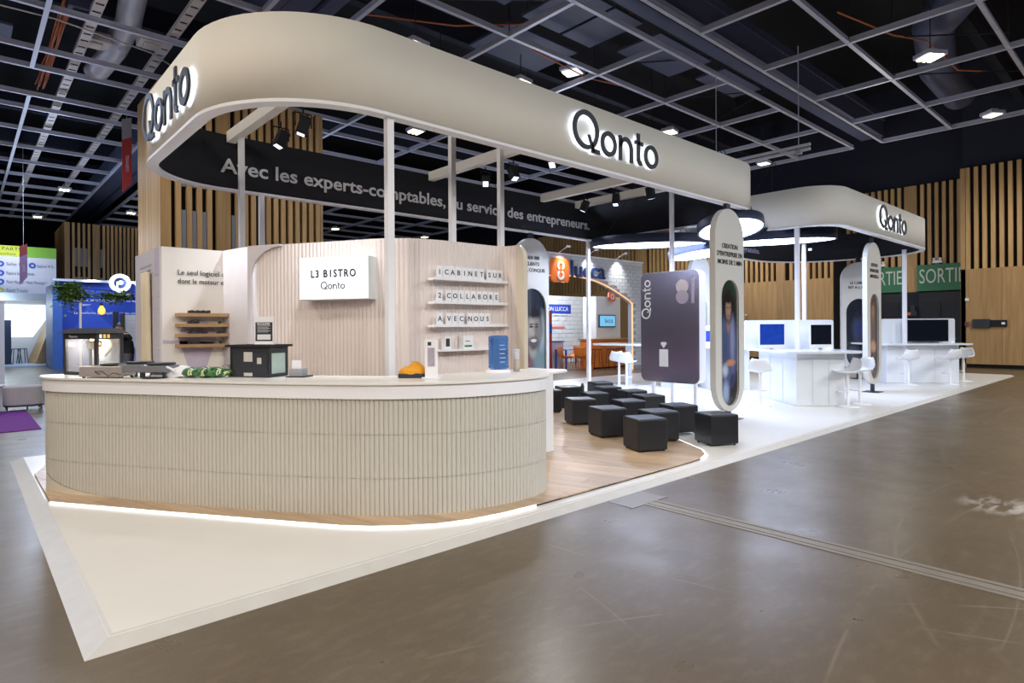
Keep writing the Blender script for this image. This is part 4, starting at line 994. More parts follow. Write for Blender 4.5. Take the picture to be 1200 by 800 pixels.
# high white table by the orange stand
t = thing('high_table', 'high white table left of the mirror panel, two stools at it', 'table', (13.1, 9.9, .04))
MB().prism(rrect(-.45, -.9, .45, .9, (.1,) * 4, 5), 1.04, 1.09).build('tabletop', M_desk, t)
MB().box(-.06, -.06, 0, .06, .06, 1.04).box(-.3, -.5, 0, .3, .5, .02).build('leg', M_desk, t)
t = thing('white_plinth', 'low white plinth seen below the mirror panel', 'plinth', (13.4, 8.6, .04), R(-20))
MB().box(-.3, -.3, 0, .3, .3, .9).build('body', M_desk, t, bevel=.01); MB().box(-.33, -.33, .9, .33, .33, .93).build('top', M_desk, t)
# keyboards and papers on the desks
for i, (x0, y0, lx, ly) in enumerate(((11.72, 4.95, -.1, .3), (11.72, 4.95, .75, .12), (18.2, 5.33, .5, .05), (18.2, 5.33, 1.4, .05))):
    a = A1 if x0 < 15 else A2; px, py = dloc(x0, y0, a, lx, ly)
    t = thing('keyboard', 'flat white keyboard on the %s desk, %s one' % ('near' if x0 < 15 else 'far', 'left' if i % 2 == 0 else 'right'), 'keyboard', (px, py, 1.067), a)
    MB().box(-.16, -.06, 0, .16, .06, .012).build('case', M_sup, t)
    b = MB()
    for r_ in range(4):
        for c_ in range(12): b.box(-.15 + c_ * .025, -.052 + r_ * .026, .012, -.15 + c_ * .025 + .021, -.052 + r_ * .026 + .021, .016)
    k = b.build('keys', M_trim, t); k['kind'] = 'stuff'

# ---------------------------------------------------------------- wall sign, letter shelves
t = thing('lightbox_sign', 'white glowing light box with the bar name, on the fluted wall', 'sign', (2.665, 6.325, 2.085), math.atan2(-.718, .423))
MB().box(0, .012, -.225, .833, .17, .225).build('case', mat('lightbox_case', (214, 218, 216), .5), t, bevel=.004)
MB().box(.008, 0, -.217, .825, .012, .217).build('lit_face', M_lbox, t)
def label_mesh(s, size, x, z, t, width=None, m=None, y=-.003, bold=0):
    me = text_mesh(s, size, m or M_ink, .003, bold, width); me.transform(Matrix.Translation((x, y, z))); return link('lettering', me, t)
me_ = text_mesh('L3 B1STRO', .11, M_ink, .003, .003, .54, 'CENTER', 1.25); me_.transform(Matrix.Translation((.42, -.003, .045))); link('lettering', me_, t)
logo(None, None, .29, TM[t] @ Matrix.Translation((.27, 0, -.115)), lit=False, parent=t, standoff=.0005, thick=.003)
ROWS = [('top', 2.085, 3.70, '1CABINET SUR'), ('second', 1.835, 3.70, '2 COLLABORE'), ('third', 1.59, 3.70, 'A VEC NOUS')]
tile0 = {}
seen_n = {}
for ri, (rn, z, x0, s_) in enumerate(ROWS):
    t = thing('letter_shelf', 'thin white shelf of letter tiles, %s of the shelves on the fluted wall' % rn, 'shelf', (4.17, 5.29, z - .02), 0, 'thin white shelves on the fluted wall')
    MB().box(3.64, 5.235, z - .022, 4.66, 5.34, z).build('board', M_trim, t, world=True); MB().box(3.64, 5.225, z - .022, 4.66, 5.235, z + .008).build('lip', M_trim, t, world=True)
    x = x0; pit = .0835 if ri else .080
    for i, ch in enumerate(s_):
        if ch == ' ': x += .034; continue
        if ri == 0 and i == 1: x += .01
        k = (ri, ch); seen_n[k] = seen_n.get(k, 0) + 1
        o_ = {1: '', 2: 'second ', 3: 'third '}[seen_n[k]] if s_.count(ch) > 1 and seen_n[k] > 1 else ('first ' if s_.count(ch) > 1 else '')
        t = thing('letter_tile', 'white tile showing %sthe character %s on the %s letter shelf' % (o_ and o_ or '', ch, rn), 'letter tile', (x, 5.27, z), 0, 'letter tiles on the wall shelves')
        if o_: t['label'] = 'white tile with the %s%s on the %s letter shelf' % (o_, ch, rn)
        MB().box(.001, 0, 0, .0765, .012, .128).build('tile', M_trim, t, bevel=.003)
        me = text_mesh(ch, .075, M_ink, .003, .001); me.transform(Matrix.Translation((.039, -.001, .064))); link('character', me, t)
        x += pit
t = thing('wall_shelf', 'thin white shelf with two small boxes, lowest on the fluted wall', 'shelf', (4.1, 5.29, 1.32), 0)
MB().box(3.72, 5.22, 1.31, 4.45, 5.34, 1.33).build('board', M_trim, t, world=True)
t = thing('small_device', 'small white device with a black display at the left end of the lowest shelf', 'device', (3.79, 5.26, 1.33))
MB().box(0, 0, 0, .085, .06, .135).build('case', M_trim, t, bevel=.004); MB().box(.018, -.004, .03, .065, 0, .115).build('display', M_ink, t)
t = thing('small_box', 'small white box with green print on the lowest wall shelf', 'box', (4.03, 5.25, 1.33))
MB().box(0, 0, 0, .14, .07, .145).build('carton', M_trim, t); b = MB(); b.box(.02, -.003, .02, .12, 0, .04); b.build('print', M_green, t); MB().box(.03, -.003, .08, .09, 0, .088).build('print', M_ink, t)

# ---------------------------------------------------------------- things on the bar counter
CT = 1.126
def popcorn(loc, rz, lx, ly, h, label, back=False):
    t = thing('popcorn_machine', label, 'popcorn machine', (*loc, CT), rz)
    zb = .03
    MB().box(0, 0, 0, lx, ly, zb).build('base', M_ink, t)
    p = .028
    for a, c in ((0, 0), (lx - p, 0), (0, ly - p), (lx - p, ly - p)):
        MB().box(a, c, zb, a + p, c + p, h - .1).build('corner_post', M_ink, t)
    MB().box(0, 0, h - .105, lx, ly, h - .05).build('header', M_ink, t)
    b = MB(); e = .035 if not back else .03
    b.add([(-e, -e, h - .05), (lx + e, -e, h - .05), (lx + e, ly + e, h - .05), (-e, ly + e, h - .05), (.03 if not back else -e, .03 if not back else -e, h - (.0 if not back else .03)), (lx - .03 if not back else lx + e, .03 if not back else -e, h - (.0 if not back else .03)), (lx - .03 if not back else lx + e, ly - .03 if not back else ly + e, h - (.0 if not back else .03)), (.03 if not back else -e, ly - .03 if not back else ly + e, h - (.0 if not back else .03))],
          [(3, 2, 1, 0), (4, 5, 6, 7), (0, 1, 5, 4), (1, 2, 6, 5), (2, 3, 7, 6), (3, 0, 4, 7)]); b.build('roof', mat('black_roof_paint', (20, 20, 22), .75), t)
    gm = M_glass
    MB().box(p, .008, zb, lx - p, .012, h - .105).build('glass_pane', gm, t) if not back else MB().box(.01, .0, zb, lx - .01, .012, h - .1).build('back_panel', M_ink, t)
    MB().box(lx - .012, p, zb, lx - .008, ly - p, h - .105).build('glass_pane', gm if not back else mat('frosted_pane', (176, 196, 190), .3, spec=.6), t)
    MB().box(.008, p, zb, .012, ly - p, h - .105).build('glass_pane', gm, t)
    MB().box(p, ly - .012, zb, lx - p, ly - .006, h - .105).build('back_pane', mat('grey_pane', (190, 196, 208), .3), t)
    if not back:
        b = MB(); c = (lx * .5, ly * .5, h - .2); b.lathe([(.06, 0), (.07, .06), (.06, .075), (.001, .08)], c, 20); b.build('kettle', M_steel, t)
        MB().tube([(lx * .5, ly * .5, h - .12), (lx * .5, ly * .5, h - .105)], .03, 12).build('lamp', mat('kettle_lamp', (255, 240, 210), .4, emis=12, var=0, ecol=(255, 214, 150)), t)
        wl = bpy.data.lights.new('warm_light', 'POINT'); wl.energy = 3; wl.color = (1, .86, .66); wl.shadow_soft_size = .03; wo = bpy.data.objects.new('warm_light', wl); COL.objects.link(wo); wo.parent = t; wo.location = (lx * .3, ly * .5, h - .16)
        MB().tube([(lx * .5, ly * .5, h - .2), (lx * .55, ly * .5, h - .28), (lx * .7, ly * .5, h - .33), (lx * .9, ly * .5, h - .32)], .006, 6).build('crank', M_steel, t)
        for i in range(3): MB().lathe([(.001, -.015), (.02, -.01), (.024, 0), (.02, .012), (.001, .018)], (lx * .84, ly * .25, h - .15 - .045 * i), 12).build('bulb', mat('amber_bulb', (255, 220, 160), .4, emis=3, var=0, ecol=(255, 190, 110)), t)
        label_mesh('Popcorn', .035, lx * .32, h - .08, t, .12, M_inkgrey, -.004)
        for i in range(3): 
            b = MB(); y0 = ly * .12 + i * ly * .14; b.box(lx, y0, h - .095, lx + .004, y0 + ly * .08, h - .06); b.build('switch', mat('lit_switch_%d' % i, (240, 180, 90) if i else (240, 220, 200), .4, emis=.6, var=0), t)
        b = MB(); b.tube([(lx + .006, ly * .3, .18), (lx + .006, ly * .6, .27)], .008, 6); b.box(lx + .002, ly * .55, .25, lx + .012, ly * .72, .3); b.build('scoop', M_steel, t)
    else:
        for (a, c, z0, z1) in ((.15, .24, .14, .225), (.29, .335, .12, .175), (.15, .24, .01, .04)): MB().box(a, -.003, z0, c, 0, z1).build('sticker', mat('worn_sticker', (196, 194, 190), .6, var=.1), t)
    return t
popcorn((.737, 7.35), R(-64.3), .475, .27, .45, 'black popcorn machine with a warm lamp, at the left end of the bar counter')
popcorn((1.80, 5.80), R(-58), .42, .26, .32, 'black backed machine with label stickers, standing on the bar counter below the small poster', True)
t = thing('table_poster', 'small upright poster with a dark text panel, on top of the black-backed machine', 'poster', (2.03, 5.60, CT + .292), R(-48))
MB().box(-.09, 0, 0, .09, .008, .25).build('sheet', M_trim, t); MB().box(-.078, -.002, .03, .082, 0, .2).build('text_panel', M_ink, t)
MB().box(-.06, -.004, .042, .066, -.002, .09).build('coupon', M_trim, t)
label_mesh('PROGRAMME', .03, 0, .183, t, .12, M_trim, -.003)
for i in range(6): MB().box(-.06, -.003, .165 - i * .011, .065 - .02 * (i % 2), -.002, .169 - i * .011).build('text_line', M_inkgrey, t)
MB().box(-.08, -.02, 0, .08, .05, .006).build('foot', M_trim, t)
# griddles
for i, (x, y, a, w_, d_, h_, lab) in enumerate(((.99, 6.60, -46, .40, .2, .105, 'stainless griddle box, right of the popcorn machine'), (1.20, 6.42, -50, .24, .22, .12, 'second griddle with a black plate and pale handle, right of the stainless box'), (1.33, 6.22, -50, .24, .2, .11, 'third griddle with a flat black plate, rightmost of the griddles'))):
    t = thing('crepe_griddle', lab, 'griddle', (x, y, CT), R(a), 'crepe griddles on the bar counter')
    MB().box(-w_ / 2, -d_ / 2, .01 if i == 0 else .05, w_ / 2, d_ / 2, h_).build('body', M_steel if i == 0 else mat('grey_enamel', (120, 122, 130), .35), t, bevel=.006)
    MB().lathe([(.09, h_), (.115, h_ + .006), (.115, h_ + .02), (.001, h_ + .022)], (0.05 if i == 0 else 0, .02, 0), 32).build('hot_plate', M_ink, t)
    if i: MB().tube([(.1, -.06, h_ - .01), (.16, -.09, h_ - .02), (.22, -.1, h_ - .045)], .011, 8).build('handle', M_trim, t)
    for sx in (-1, 1):
        for sy in (-1, 1): MB().lathe([(.014, 0), (.014, .012 if i == 0 else .052)], (sx * w_ * .42, sy * d_ * .4, 0), 8).build('foot', M_ink, t)
    if i == 0: MB().tube([(.0, -.105, .03), (-.03, -.125, .06), (.04, -.13, .065), (.1, -.13, .02), (.16, -.14, .05), (.22, -.12, .03)], .004, 6).build('cable', M_ink, t)
t = thing('batter_plate', 'flat black round plate lying on the bar counter beside the griddles', 'plate', (1.27, 6.15, CT)); MB().lathe([(.05, 0), (.1, .006), (.105, .012), (.001, .008)], (0, 0, 0), 28).build('dish', M_ink, t)
t = thing('folded_cloth', 'folded white cloth bundle on the bar counter, left of the green leafy packs', 'cloth', (1.46, 6.2, CT), R(-48))
def clothf(a, c):
    x = (a - .5) * .36; y = (c - .5) * .26; e = min(a, 1 - a, c, 1 - c)
    return (x, y, .085 * min(1, e * 14) ** .5 + .012 * math.sin(a * 9 + c * 4))
b = MB(); b.grid(clothf, 20, 14); b.build('cloth', M_trim, t)
def leaf_mat():
    m = bpy.data.materials.new('leafy_print'); m.use_nodes = True; nt = m.node_tree; bb = nt.nodes['Principled BSDF']
    tc = nt.nodes.new('ShaderNodeTexCoord'); n = nt.nodes.new('ShaderNodeTexNoise'); n.inputs['Scale'].default_value = 13; n.inputs['Distortion'].default_value = 1.2
    r = nt.nodes.new('ShaderNodeValToRGB'); r.color_ramp.interpolation = 'CONSTANT'
    el = r.color_ramp.elements; el[0].color = (*s2l((24, 56, 34)), 1); el[1].position = .42; el[1].color = (*s2l((60, 120, 60)), 1)
    for p, c in ((.5, (30, 70, 44)), (.55, (226, 232, 220)), (.6, (176, 196, 60)), (.66, (40, 96, 52))): e = el.new(p); e.color = (*s2l(c), 1)
    nt.links.new(tc.outputs['Object'], n.inputs['Vector']); nt.links.new(n.outputs['Fac'], r.inputs[0]); nt.links.new(r.outputs[0], bb.inputs['Base Color']); bb.inputs['Roughness'].default_value = .3
    return m
M_leafy = leaf_mat()
for i, (dx, dy, s_, lab) in enumerate(((1.545, 5.99, .11, 'green leaf-patterned pouch on the bar counter, left one of three'), (1.62, 5.91, .12, 'green leaf-patterned pouch on the bar counter, middle one'), (1.695, 5.83, .115, 'green leaf-patterned pouch on the bar counter, right one, beside the jug'))):
    t = thing('leafy_pouch', lab, 'pouch', (dx, dy, CT), R(-45 + 14 * i), 'leaf-patterned pouches on the bar counter')
    b = MB(); rr = random.Random(i)
    def pf(a, c, s_=s_): 
        th = 2 * PI * a; ph = PI * (c - .5); r_ = s_ * (1 + .07 * math.sin(3 * th + i) + .05 * math.sin(5 * ph + th))
        return (r_ * math.cos(ph) * math.cos(th), .75 * r_ * math.cos(ph) * math.sin(th), .045 + .42 * s_ * math.sin(ph) * (1.05 if c > .5 else .9))
    b.grid(pf, 28, 12); b.build('pouch_body', M_leafy, t)
    MB().box(s_ * .8, -.03, .035, s_ * 1.12, .03, .045).build('sealed_end', M_leafy, t)
t = thing('steam_jug', 'small curved metal jug beside the black-backed machine on the bar counter', 'jug', (1.83, 5.86, CT))
MB().lathe([(.028, 0), (.032, .03), (.026, .09), (.03, .11)], (0, 0, 0), 16, True).build('body', M_steel, t); MB().tube([(-.026, 0, .1), (-.06, 0, .115), (-.075, .0, .09), (-.07, 0, .07)], .006, 6).build('handle', M_steel, t)
t = thing('card_printer', 'small grey printer right of the black-backed machine on the bar counter', 'printer', (2.16, 5.36, CT), R(-50))
MB().box(0, 0, 0, .12, .12, .075).build('case', mat('grey_plastic', (150, 152, 160), .5), t, bevel=.008); MB().box(.02, .02, .075, .1, .04, .15).build('paper', M_trim, t); MB().box(-.02, -.02, 0, .16, .14, .01).build('tray', M_ink, t)
t = thing('snack_bowl', 'yellow-orange crisps heaped in a black tray on the bar counter, right of the tall post', 'bowl', (2.93, 4.55, CT), R(-42))
MB().prism(rrect(-.115, -.09, .115, .09, (.03,) * 4, 4), 0, .035).build('tray', M_ink, t, bevel=.005)
b = MB()
b.grid(lambda a, c: ((.118 * math.cos(2 * PI * a)) * (1 - (1 - math.cos(PI / 2 * c)) ** 1.0) * 1.0, .09 * math.sin(2 * PI * a) * math.cos(PI / 2 * c), .035 + (.085 + .02 * math.cos(2 * PI * a)) * math.sin(PI / 2 * c) ** .8 + .004 * math.sin(40 * a) * math.cos(9 * c)), 40, 12)
k = b.build('crisps', mat('orange_crisps', (240, 160, 20), .6, bump=.9, bscale=60, var=.15, vscale=50), t, label='heap of yellow-orange crisps'); k['kind'] = 'stuff'
t = thing('leaflet_stand', 'slim white leaflet stand with small print on the bar counter, left of the blue bottle', 'stand', (3.0, 4.36, CT), R(-38))
MB().box(-.055, 0, 0, .055, .05, .33).build('case', M_trim, t, bevel=.003); MB().box(-.08, -.03, 0, .08, .09, .008).build('foot', M_trim, t)
MB().box(-.03, -.003, .1, .03, 0, .26).build('print', mat('pink_print', (170, 160, 176), .5, var=.2, vscale=60), t); MB().box(-.03, -.003, .28, .0, 0, .31).build('print', M_ink, t)
t = thing('water_bottle', 'big translucent blue ribbed water bottle on a white stand, right part of the bar counter', 'bottle', (3.86, 4.47, CT))
b = MB(); pf_ = [(.001, .03), (.085, .03), (.098, .045)]
for i in range(9): pf_ += [(.100, .06 + i * .03), (.094, .075 + i * .03)]
pf_ += [(.1, .325), (.096, .345), (.075, .356), (.001, .358)]
b.lathe(pf_, (0, 0, 0), 40); b.build('bottle_body', mat('blue_polycarbonate', (96, 150, 226), .12, trans=.7, var=.06, vscale=12), t)
MB().lathe([(.12, 0), (.12, .02), (.10, .03), (.001, .03)], (0, 0, 0), 32).build('base', M_trim, t)
for i in range(5): MB().box(-.07, -.104, .1 + i * .04, -.01 + .01 * (i % 2), -.100, .106 + i * .04).build('scale_mark', M_inkgrey, t)
t = thing('cup_dispenser', 'clear tube of stacked paper cups standing right of the blue bottle', 'cup dispenser', (4.05, 4.42, CT))
MB().lathe([(.034, 0), (.034, .23), (.032, .23), (.032, 0)], (0, 0, 0), 24, False).build('tube', M_glass, t)
MB().lathe([(.001, .002), (.03, .002), (.03, .12), (.001, .12)], (0, 0, 0), 20).build('cups', mat('kraft_cups', (190, 160, 132), .6), t)
for i in range(8): MB().lathe([(.026, .125 + i * .012), (.031, .133 + i * .012), (.026, .134 + i * .012)], (0, 0, 0), 20, False).build('cup', M_trim, t)

# ---------------------------------------------------------------- brick-fronted stand with the arch
bt = thing('brick_stand', 'white brick stand front with an orange-lit arch, behind the large canopy', 'exhibition stand', (16, 13.8, 0))
arch_pts = [(13.2, 3.1), (14.0, 3.26), (14.85, 3.31), (15.61, 3.29), (16.1, 3.24), (16.6, 3.15), (17.1, 3.01), (17.5, 2.87), (17.9, 2.72), (18.3, 2.56), (18.5, 2.45), (18.5, 0)]
def arch_z(u):
    for (a, za), (b_, zb) in zip(arch_pts, arch_pts[1:]):
        if a <= u < b_: return za + (zb - za) * (u - a) / (b_ - a)
    return 0 if u >= 18.5 else 3.1
b = MB(); b.vprism([(12.6, 0), (13.2, 0)] + arch_pts + [(19.15, 0), (19.15, 4.0), (12.6, 4.0)], 13.83, 14.0)
b.build('wall_core', mat('grey_mortar', (168, 176, 188), .8), bt, world=True, recalc=True)
M_brick = mat('white_brick', (214, 220, 228), .5, var=.06, vscale=3)
b = MB(); r_ = 0; z = .02
while z < 3.98:
    u = 12.6 - (.16 if r_ % 2 else 0)
    while u < 19.15:
        a, c = max(u, 12.6), min(u + .31, 19.15)
        if c - a > .05 and z > max(arch_z(a), arch_z(c - .001)) + .02: b.box(a, 13.80, z, c, 13.832, min(z + .115, 4.0))
        u += .322
    z += .127; r_ += 1
k = b.build('brick_facing', M_brick, bt, world=True); k['kind'] = 'stuff'
b = MB(); av = [(x, z) for x, z in arch_pts]; b.vprism(av + [(x - (.045 if x > 18.4 else 0), z - .035) for x, z in av[::-1]], 13.765, 13.80)
b.build('arch_lining', mat('orange_led_lining', (255, 190, 140), .5, emis=.9, var=0, ecol=(255, 176, 120)), bt, world=True, recalc=True, label='orange-lit lining of the arch')
MB().box(12.5, 13.78, 3.98, 19.2, 14.02, 4.02).build('coping', M_trim, bt, world=True)
for u, p in ((14.6, 70), (16.0, 70), (17.6, 80)):
    spot((u, 13.4, 4.15), (u, 13.79, 3.3), p, (1, .97, .92), 80, .8, .04, 'wall_washer')
    b = MB(); b.box(u - .05, 13.35, 4.16, u + .05, 13.45, 4.22); b.tube([(u, 13.45, 4.2), (u, 13.85, 4.02)], .012, 5); b.build('wash_lamp', M_trim, bt, world=True)
t = thing('badge_sign', 'orange rounded-square badge with a white figure-of-eight on the brick stand', 'sign', (14.55, 13.72, 3.44))
b = MB(); b.vprism(rrect(-.42, -.39, .42, .39, (.12,) * 4, 6), 0, .08)
b.build('badge', mat('orange_badge', (240, 122, 50), .45), t, recalc=True)
for z, a0, a1 in ((.14, -60, 240), (-.16, -240, 60)):
    b = MB(); o_ = arc(0, z, .16, a0, a1, 20); i_ = arc(0, z, .095, a0, a1, 20); b.vprism(o_ + i_[::-1], -.03, 0); b.build('ring', M_trim, t, recalc=True)
t = thing('name_sign', 'dark blue raised lettering beside the orange badge on the brick stand', 'sign', (15.95, 13.74, 3.5))
me_ = text_mesh('lucca', .80, mat('navy_letters', (38, 62, 120), .5, var=0), .05, .006, 1.78); split_link(me_, t)
# inside of that stand
MB().box(13.5, 18.6, 0, 23.5, 18.7, 2.86).build('back_wall', mat('grey_mortar', (168, 176, 188), .8), bt, world=True)
b = MB(); z = .02; r_ = 0
while z < 2.82:
    u = 15.5 - (.25 if r_ % 2 else 0)
    while u < 23.3: b.box(u, 18.57, z, u + .49, 18.602, z + .17); u += .505
    z += .185; r_ += 1
k = b.build('brick_facing', M_brick, bt, world=True); k['kind'] = 'stuff'
point((18.3, 16.9, 2.9), 150, (.95, .97, 1.0), .15); point((16.0, 16.4, 3.0), 110, (.95, .97, 1.0), .15)
t = thing('back_sign', 'small royal blue sign with white capitals on the inner brick wall', 'sign', (19.3, 18.5, 2.38))
MB().box(-1.3, 0, -.2, .98, .05, .2).build('board', M_blue, t); label_mesh('STATION LUCCA', .26, -.2, 0, t, 2.0, M_trim, -.004)
MB().box(-1.3, 0, -.27, .98, .05, -.21).build('underline', M_trim, t)
t = thing('white_tower', 'white square tower with a screen, behind the orange counter', 'tower', (18.7, 15.7, 0))
MB().box(0, 0, 0, 1.55, .7, 2.8).build('body', M_white, t, bevel=.03)
MB().box(.12, -.05, 1.57, 1.16, -.01, 2.07).build('screen_frame', M_ink, t); MB().box(.16, -.055, 1.61, 1.12, -.05, 2.03).build('display', mat('sky_screen', (120, 190, 230), .3, emis=.55, var=0), t)
label_mesh('lucca', .26, .72, 1.83, t, .5, mat('navy_letters', (38, 62, 120), .5, var=0), -.058)
b = MB(); b.vprism(rrect(.72, 2.62, 1.16, 3.0, (.08,) * 4, 5), -.06, -.0); b.build('badge', mat('salmon_badge', (236, 120, 90), .5), t, recalc=True)
b = MB(); b.vring(arc(.94, 2.81, .12, 0, 345, 23), arc(.94, 2.81, .07, 0, 345, 23), -.075, -.06); b.build('ring', M_trim, t, recalc=True)
t = thing('green_disc_sign', 'yellow-green round sign behind the white tower', 'sign', (20.35, 16.6, 2.45))
b = MB(); b.vprism(arc(0, 0, .32, 0, 348, 28), 0, .06); b.build('disc', mat('lime_disc', (160, 190, 50), .5), t, recalc=True); MB().box(-.03, .06, -2.45, .03, .1, .1).build('pole', M_ink, t)
t = thing('orange_counter', 'bright orange high counter with a pale top, below the white tower', 'counter', (17.5, 14.9, 0))
MB().box(0, 0, 0, 2.2, .6, 1.08).build('front_panel', M_orange, t); MB().box(-.06, -.1, 1.08, 2.26, .66, 1.13).build('worktop', M_panelw, t); MB().box(.05, .02, -.0, 2.15, .0, .05).build('plinth', M_ink, t)
for i, (x, y) in enumerate(((17.3, 14.5), (17.95, 14.35), (18.45, 14.3))):
    t = thing('high_stool', 'thin dark high stool before the orange counter, %s' % ('left', 'middle', 'right')[i], 'stool', (x, y, 0), R(20), 'thin dark stools at the orange counter')
    MB().box(-.15, -.15, .74, .15, .15, .77).build('seat', M_ink, t)
    for sx in (-1, 1):
        for sy in (-1, 1): MB().tube([(sx * .12, sy * .12, .74), (sx * .18, sy * .18, 0)], .012, 5).build('leg', M_ink, t)
    b = MB(); b.tube([(-.16, -.16, .26), (.16, -.16, .26)], .009, 5); b.tube([(-.16, .16, .26), (.16, .16, .26)], .009, 5); b.build('footrest', M_ink, t)
t = thing('blue_table', 'thin navy-framed table inside the brick stand', 'table', (17.2, 15.6, 0))
MB().box(-.7, -.3, .72, .5, .3, .745).build('tabletop', M_blue, t)
for sx, sy in ((-.66, -.26), (.46, -.26), (-.66, .26), (.46, .26)): MB().box(sx - .025, sy - .025, 0, sx + .025, sy + .025, .72).build('leg', M_blue, t)
for i, (x, y, a) in enumerate(((16.9, 14.9, 30), (17.7, 15.9, 200), (16.6, 15.4, -20))):
    t = thing('orange_chair', 'orange shell chair at the navy table, %s' % ('nearest', 'behind the table', 'leftmost')[i], 'chair', (x, y, 0), R(a), 'orange chairs in the brick stand')
    MB().grid(lambda a_, c: (.22 - .44 * min(c * 1.6, 1) - .05 * max(0, c - .6), (a_ - .5) * .42, .45 + .06 * (2 * a_ - 1) ** 2 + max(0, c - .55) * .85), 8, 12).build('seat_shell', M_orange, t, solid=.02)
    for sx in (-1, 1):
        for sy in (-1, 1): MB().tube([(sx * .12, sy * .12, .45), (sx * .19, sy * .19, 0)], .013, 5).build('leg', M_orange, t)
t = thing('red_pole', 'slim red and blue upright banner at the edge of the bearded-face panel', 'banner', (16.2, 15.8, 0))
MB().box(-.05, -.03, 0, .05, .03, 2.2).build('cloth', mat('brick_red', (176, 60, 52), .6), t); MB().box(-.052, -.032, 1.35, .052, .032, 1.7).build('band', M_blue, t)
t = thing('grey_cabinet', 'low pale grey cabinet inside the brick stand, left of the navy table', 'cabinet', (16.6, 16.1, 0))
MB().box(0, 0, 0, .62, .5, 1.02).build('body', M_duct if False else mat('pale_grey_laminate', (190, 192, 200), .5), t); MB().box(-.02, -.02, 1.02, .66, .52, 1.05).build('top', M_ink, t)
t = thing('wall_drawings', 'thin line drawings and a salmon bar on the inner brick wall', 'decoration', (20, 18.55, 1.6))
MB().tube([(-.9, 0, .25), (-.45, 0, .75)], .02, 5).build('line', M_inkgrey, t); MB().tube([(-.15, 0, .25), (.2, 0, .6)], .02, 5).build('line', M_inkgrey, t); MB().box(-1.2, -.02, -.05, -.1, .01, .02).build('bar', mat('salmon_badge', (236, 120, 90), .5), t)

# ---------------------------------------------------------------- far left: white stand, blue stand, lounge corner
ws = thing('information_stand', 'far white stand with a yellow-green header and a bright screen, left edge', 'exhibition stand', (1, 36, 0))
M_pale = mat('pale_board', (214, 218, 232), .6, var=.01)
MB().box(-6, 36, 3.3, 3.35, 36.2, 5.42).build('sign_board', M_pale, ws, world=True)
b = MB(); b.box(-6, 35.95, 4.98, 2.2, 36, 5.46); b.build('header_strip', mat('yellow_green', (200, 214, 50), .6), ws, world=True); MB().box(2.2, 35.95, 4.98, 3.35, 36, 5.46).build('header_strip', mat('lime_green', (130, 190, 60), .6), ws, world=True)
text('TRANSFORME PARTS', .22, M_ink, ws, (.9, 35.93, 5.3), 0, width=2.3); text('Programme des salles', .13, M_ink, ws, (.7, 35.93, 5.08), 0, width=2.3)
for i, (s_, z) in enumerate((('Salles 1 2 3', 4.62), ('Espace Intervenants', 4.2), ('Flash Mission / Flash Meeting', 3.8), ('Food Trucks', 3.42))):
    b = MB(); b.vring([(1.32 + x, z + y) for x, y in arc(0, 0, .13, 0, 340, 17)], [(1.32 + x, z + y) for x, y in arc(0, 0, .06, 0, 340, 17)], 35.96, 36)
    b.build('bullet', M_blue if i < 3 else mat('olive_dot', (190, 200, 60), .6), ws, world=True, recalc=True)
    text(s_, .19, M_inkgrey if False else mat('slate_letters', (90, 96, 120), .6, var=0), ws, (1.52, 35.97, z), 0, align='LEFT', width=(.75, 1.0, 1.35, .75)[i])
b = MB(); b.vring([(2.45 + x, 4.6 + y) for x, y in arc(0, 0, .13, 0, 340, 17)], [(2.45 + x, 4.6 + y) for x, y in arc(0, 0, .06, 0, 340, 17)], 35.96, 36); b.build('bullet', M_blue, ws, world=True, recalc=True)
text('Salon 4 5', .19, mat('slate_letters', (90, 96, 120), .6, var=0), ws, (2.62, 35.97, 4.58), 0, align='LEFT', width=.6)
MB().box(-6, 35.6, 2.95, 3.35, 36.2, 3.3).build('soffit', mat('soffit_grey', (150, 160, 170), .4), ws, world=True)
b = MB(); b.vprism([(-4, 1.27), (2.55, 1.27), (3.05, 2.1), (3.05, 2.82), (-4, 2.82)], 37.4, 37.5)
b.build('lit_screen', mat('bright_screen', (255, 255, 255), .5, emis=.95, var=0, ecol=(225, 245, 255)), ws, world=True, recalc=True)
text('la transformation digitale', .13, mat('slate_letters', (90, 96, 120), .6, var=0), ws, (1.9, 37.38, 2.62), 0, width=1.1); text('au service des entreprises', .1, mat('slate_letters', (90, 96, 120), .6, var=0), ws, (2.0, 37.38, 2.47), 0, width=1.3)
MB().box(-6, 37.5, 0, 3.6, 37.6, 3.3).build('rear_wall', M_white, ws, world=True)
b = MB(); b.add([(3.3, 37.3, 2.7), (3.3, 34.9, 2.7), (2.3, 37.3, 0), (2.5, 35.5, 0), (3.34, 37.3, 2.7), (3.34, 34.9, 2.7), (3.34, 37.3, 0), (3.34, 35.5, 0)], [(0, 1, 3, 2), (4, 6, 7, 5), (1, 5, 7, 3), (0, 2, 6, 4), (0, 4, 5, 1), (2, 3, 7, 6)]); b.build('sloping_side', M_panelw, ws, world=True, recalc=True)
MB().box(-6, 33.5, 0, 3.0, 37.5, .06).build('floor', mat('pale_blue_floor', (176, 196, 220), .3), ws, world=True)
point((1.2, 35.2, 2.7), 70, (.8, .92, 1.0), .3); point((1.6, 34.8, 5.2), 45, (.9, .95, 1.0), .3)
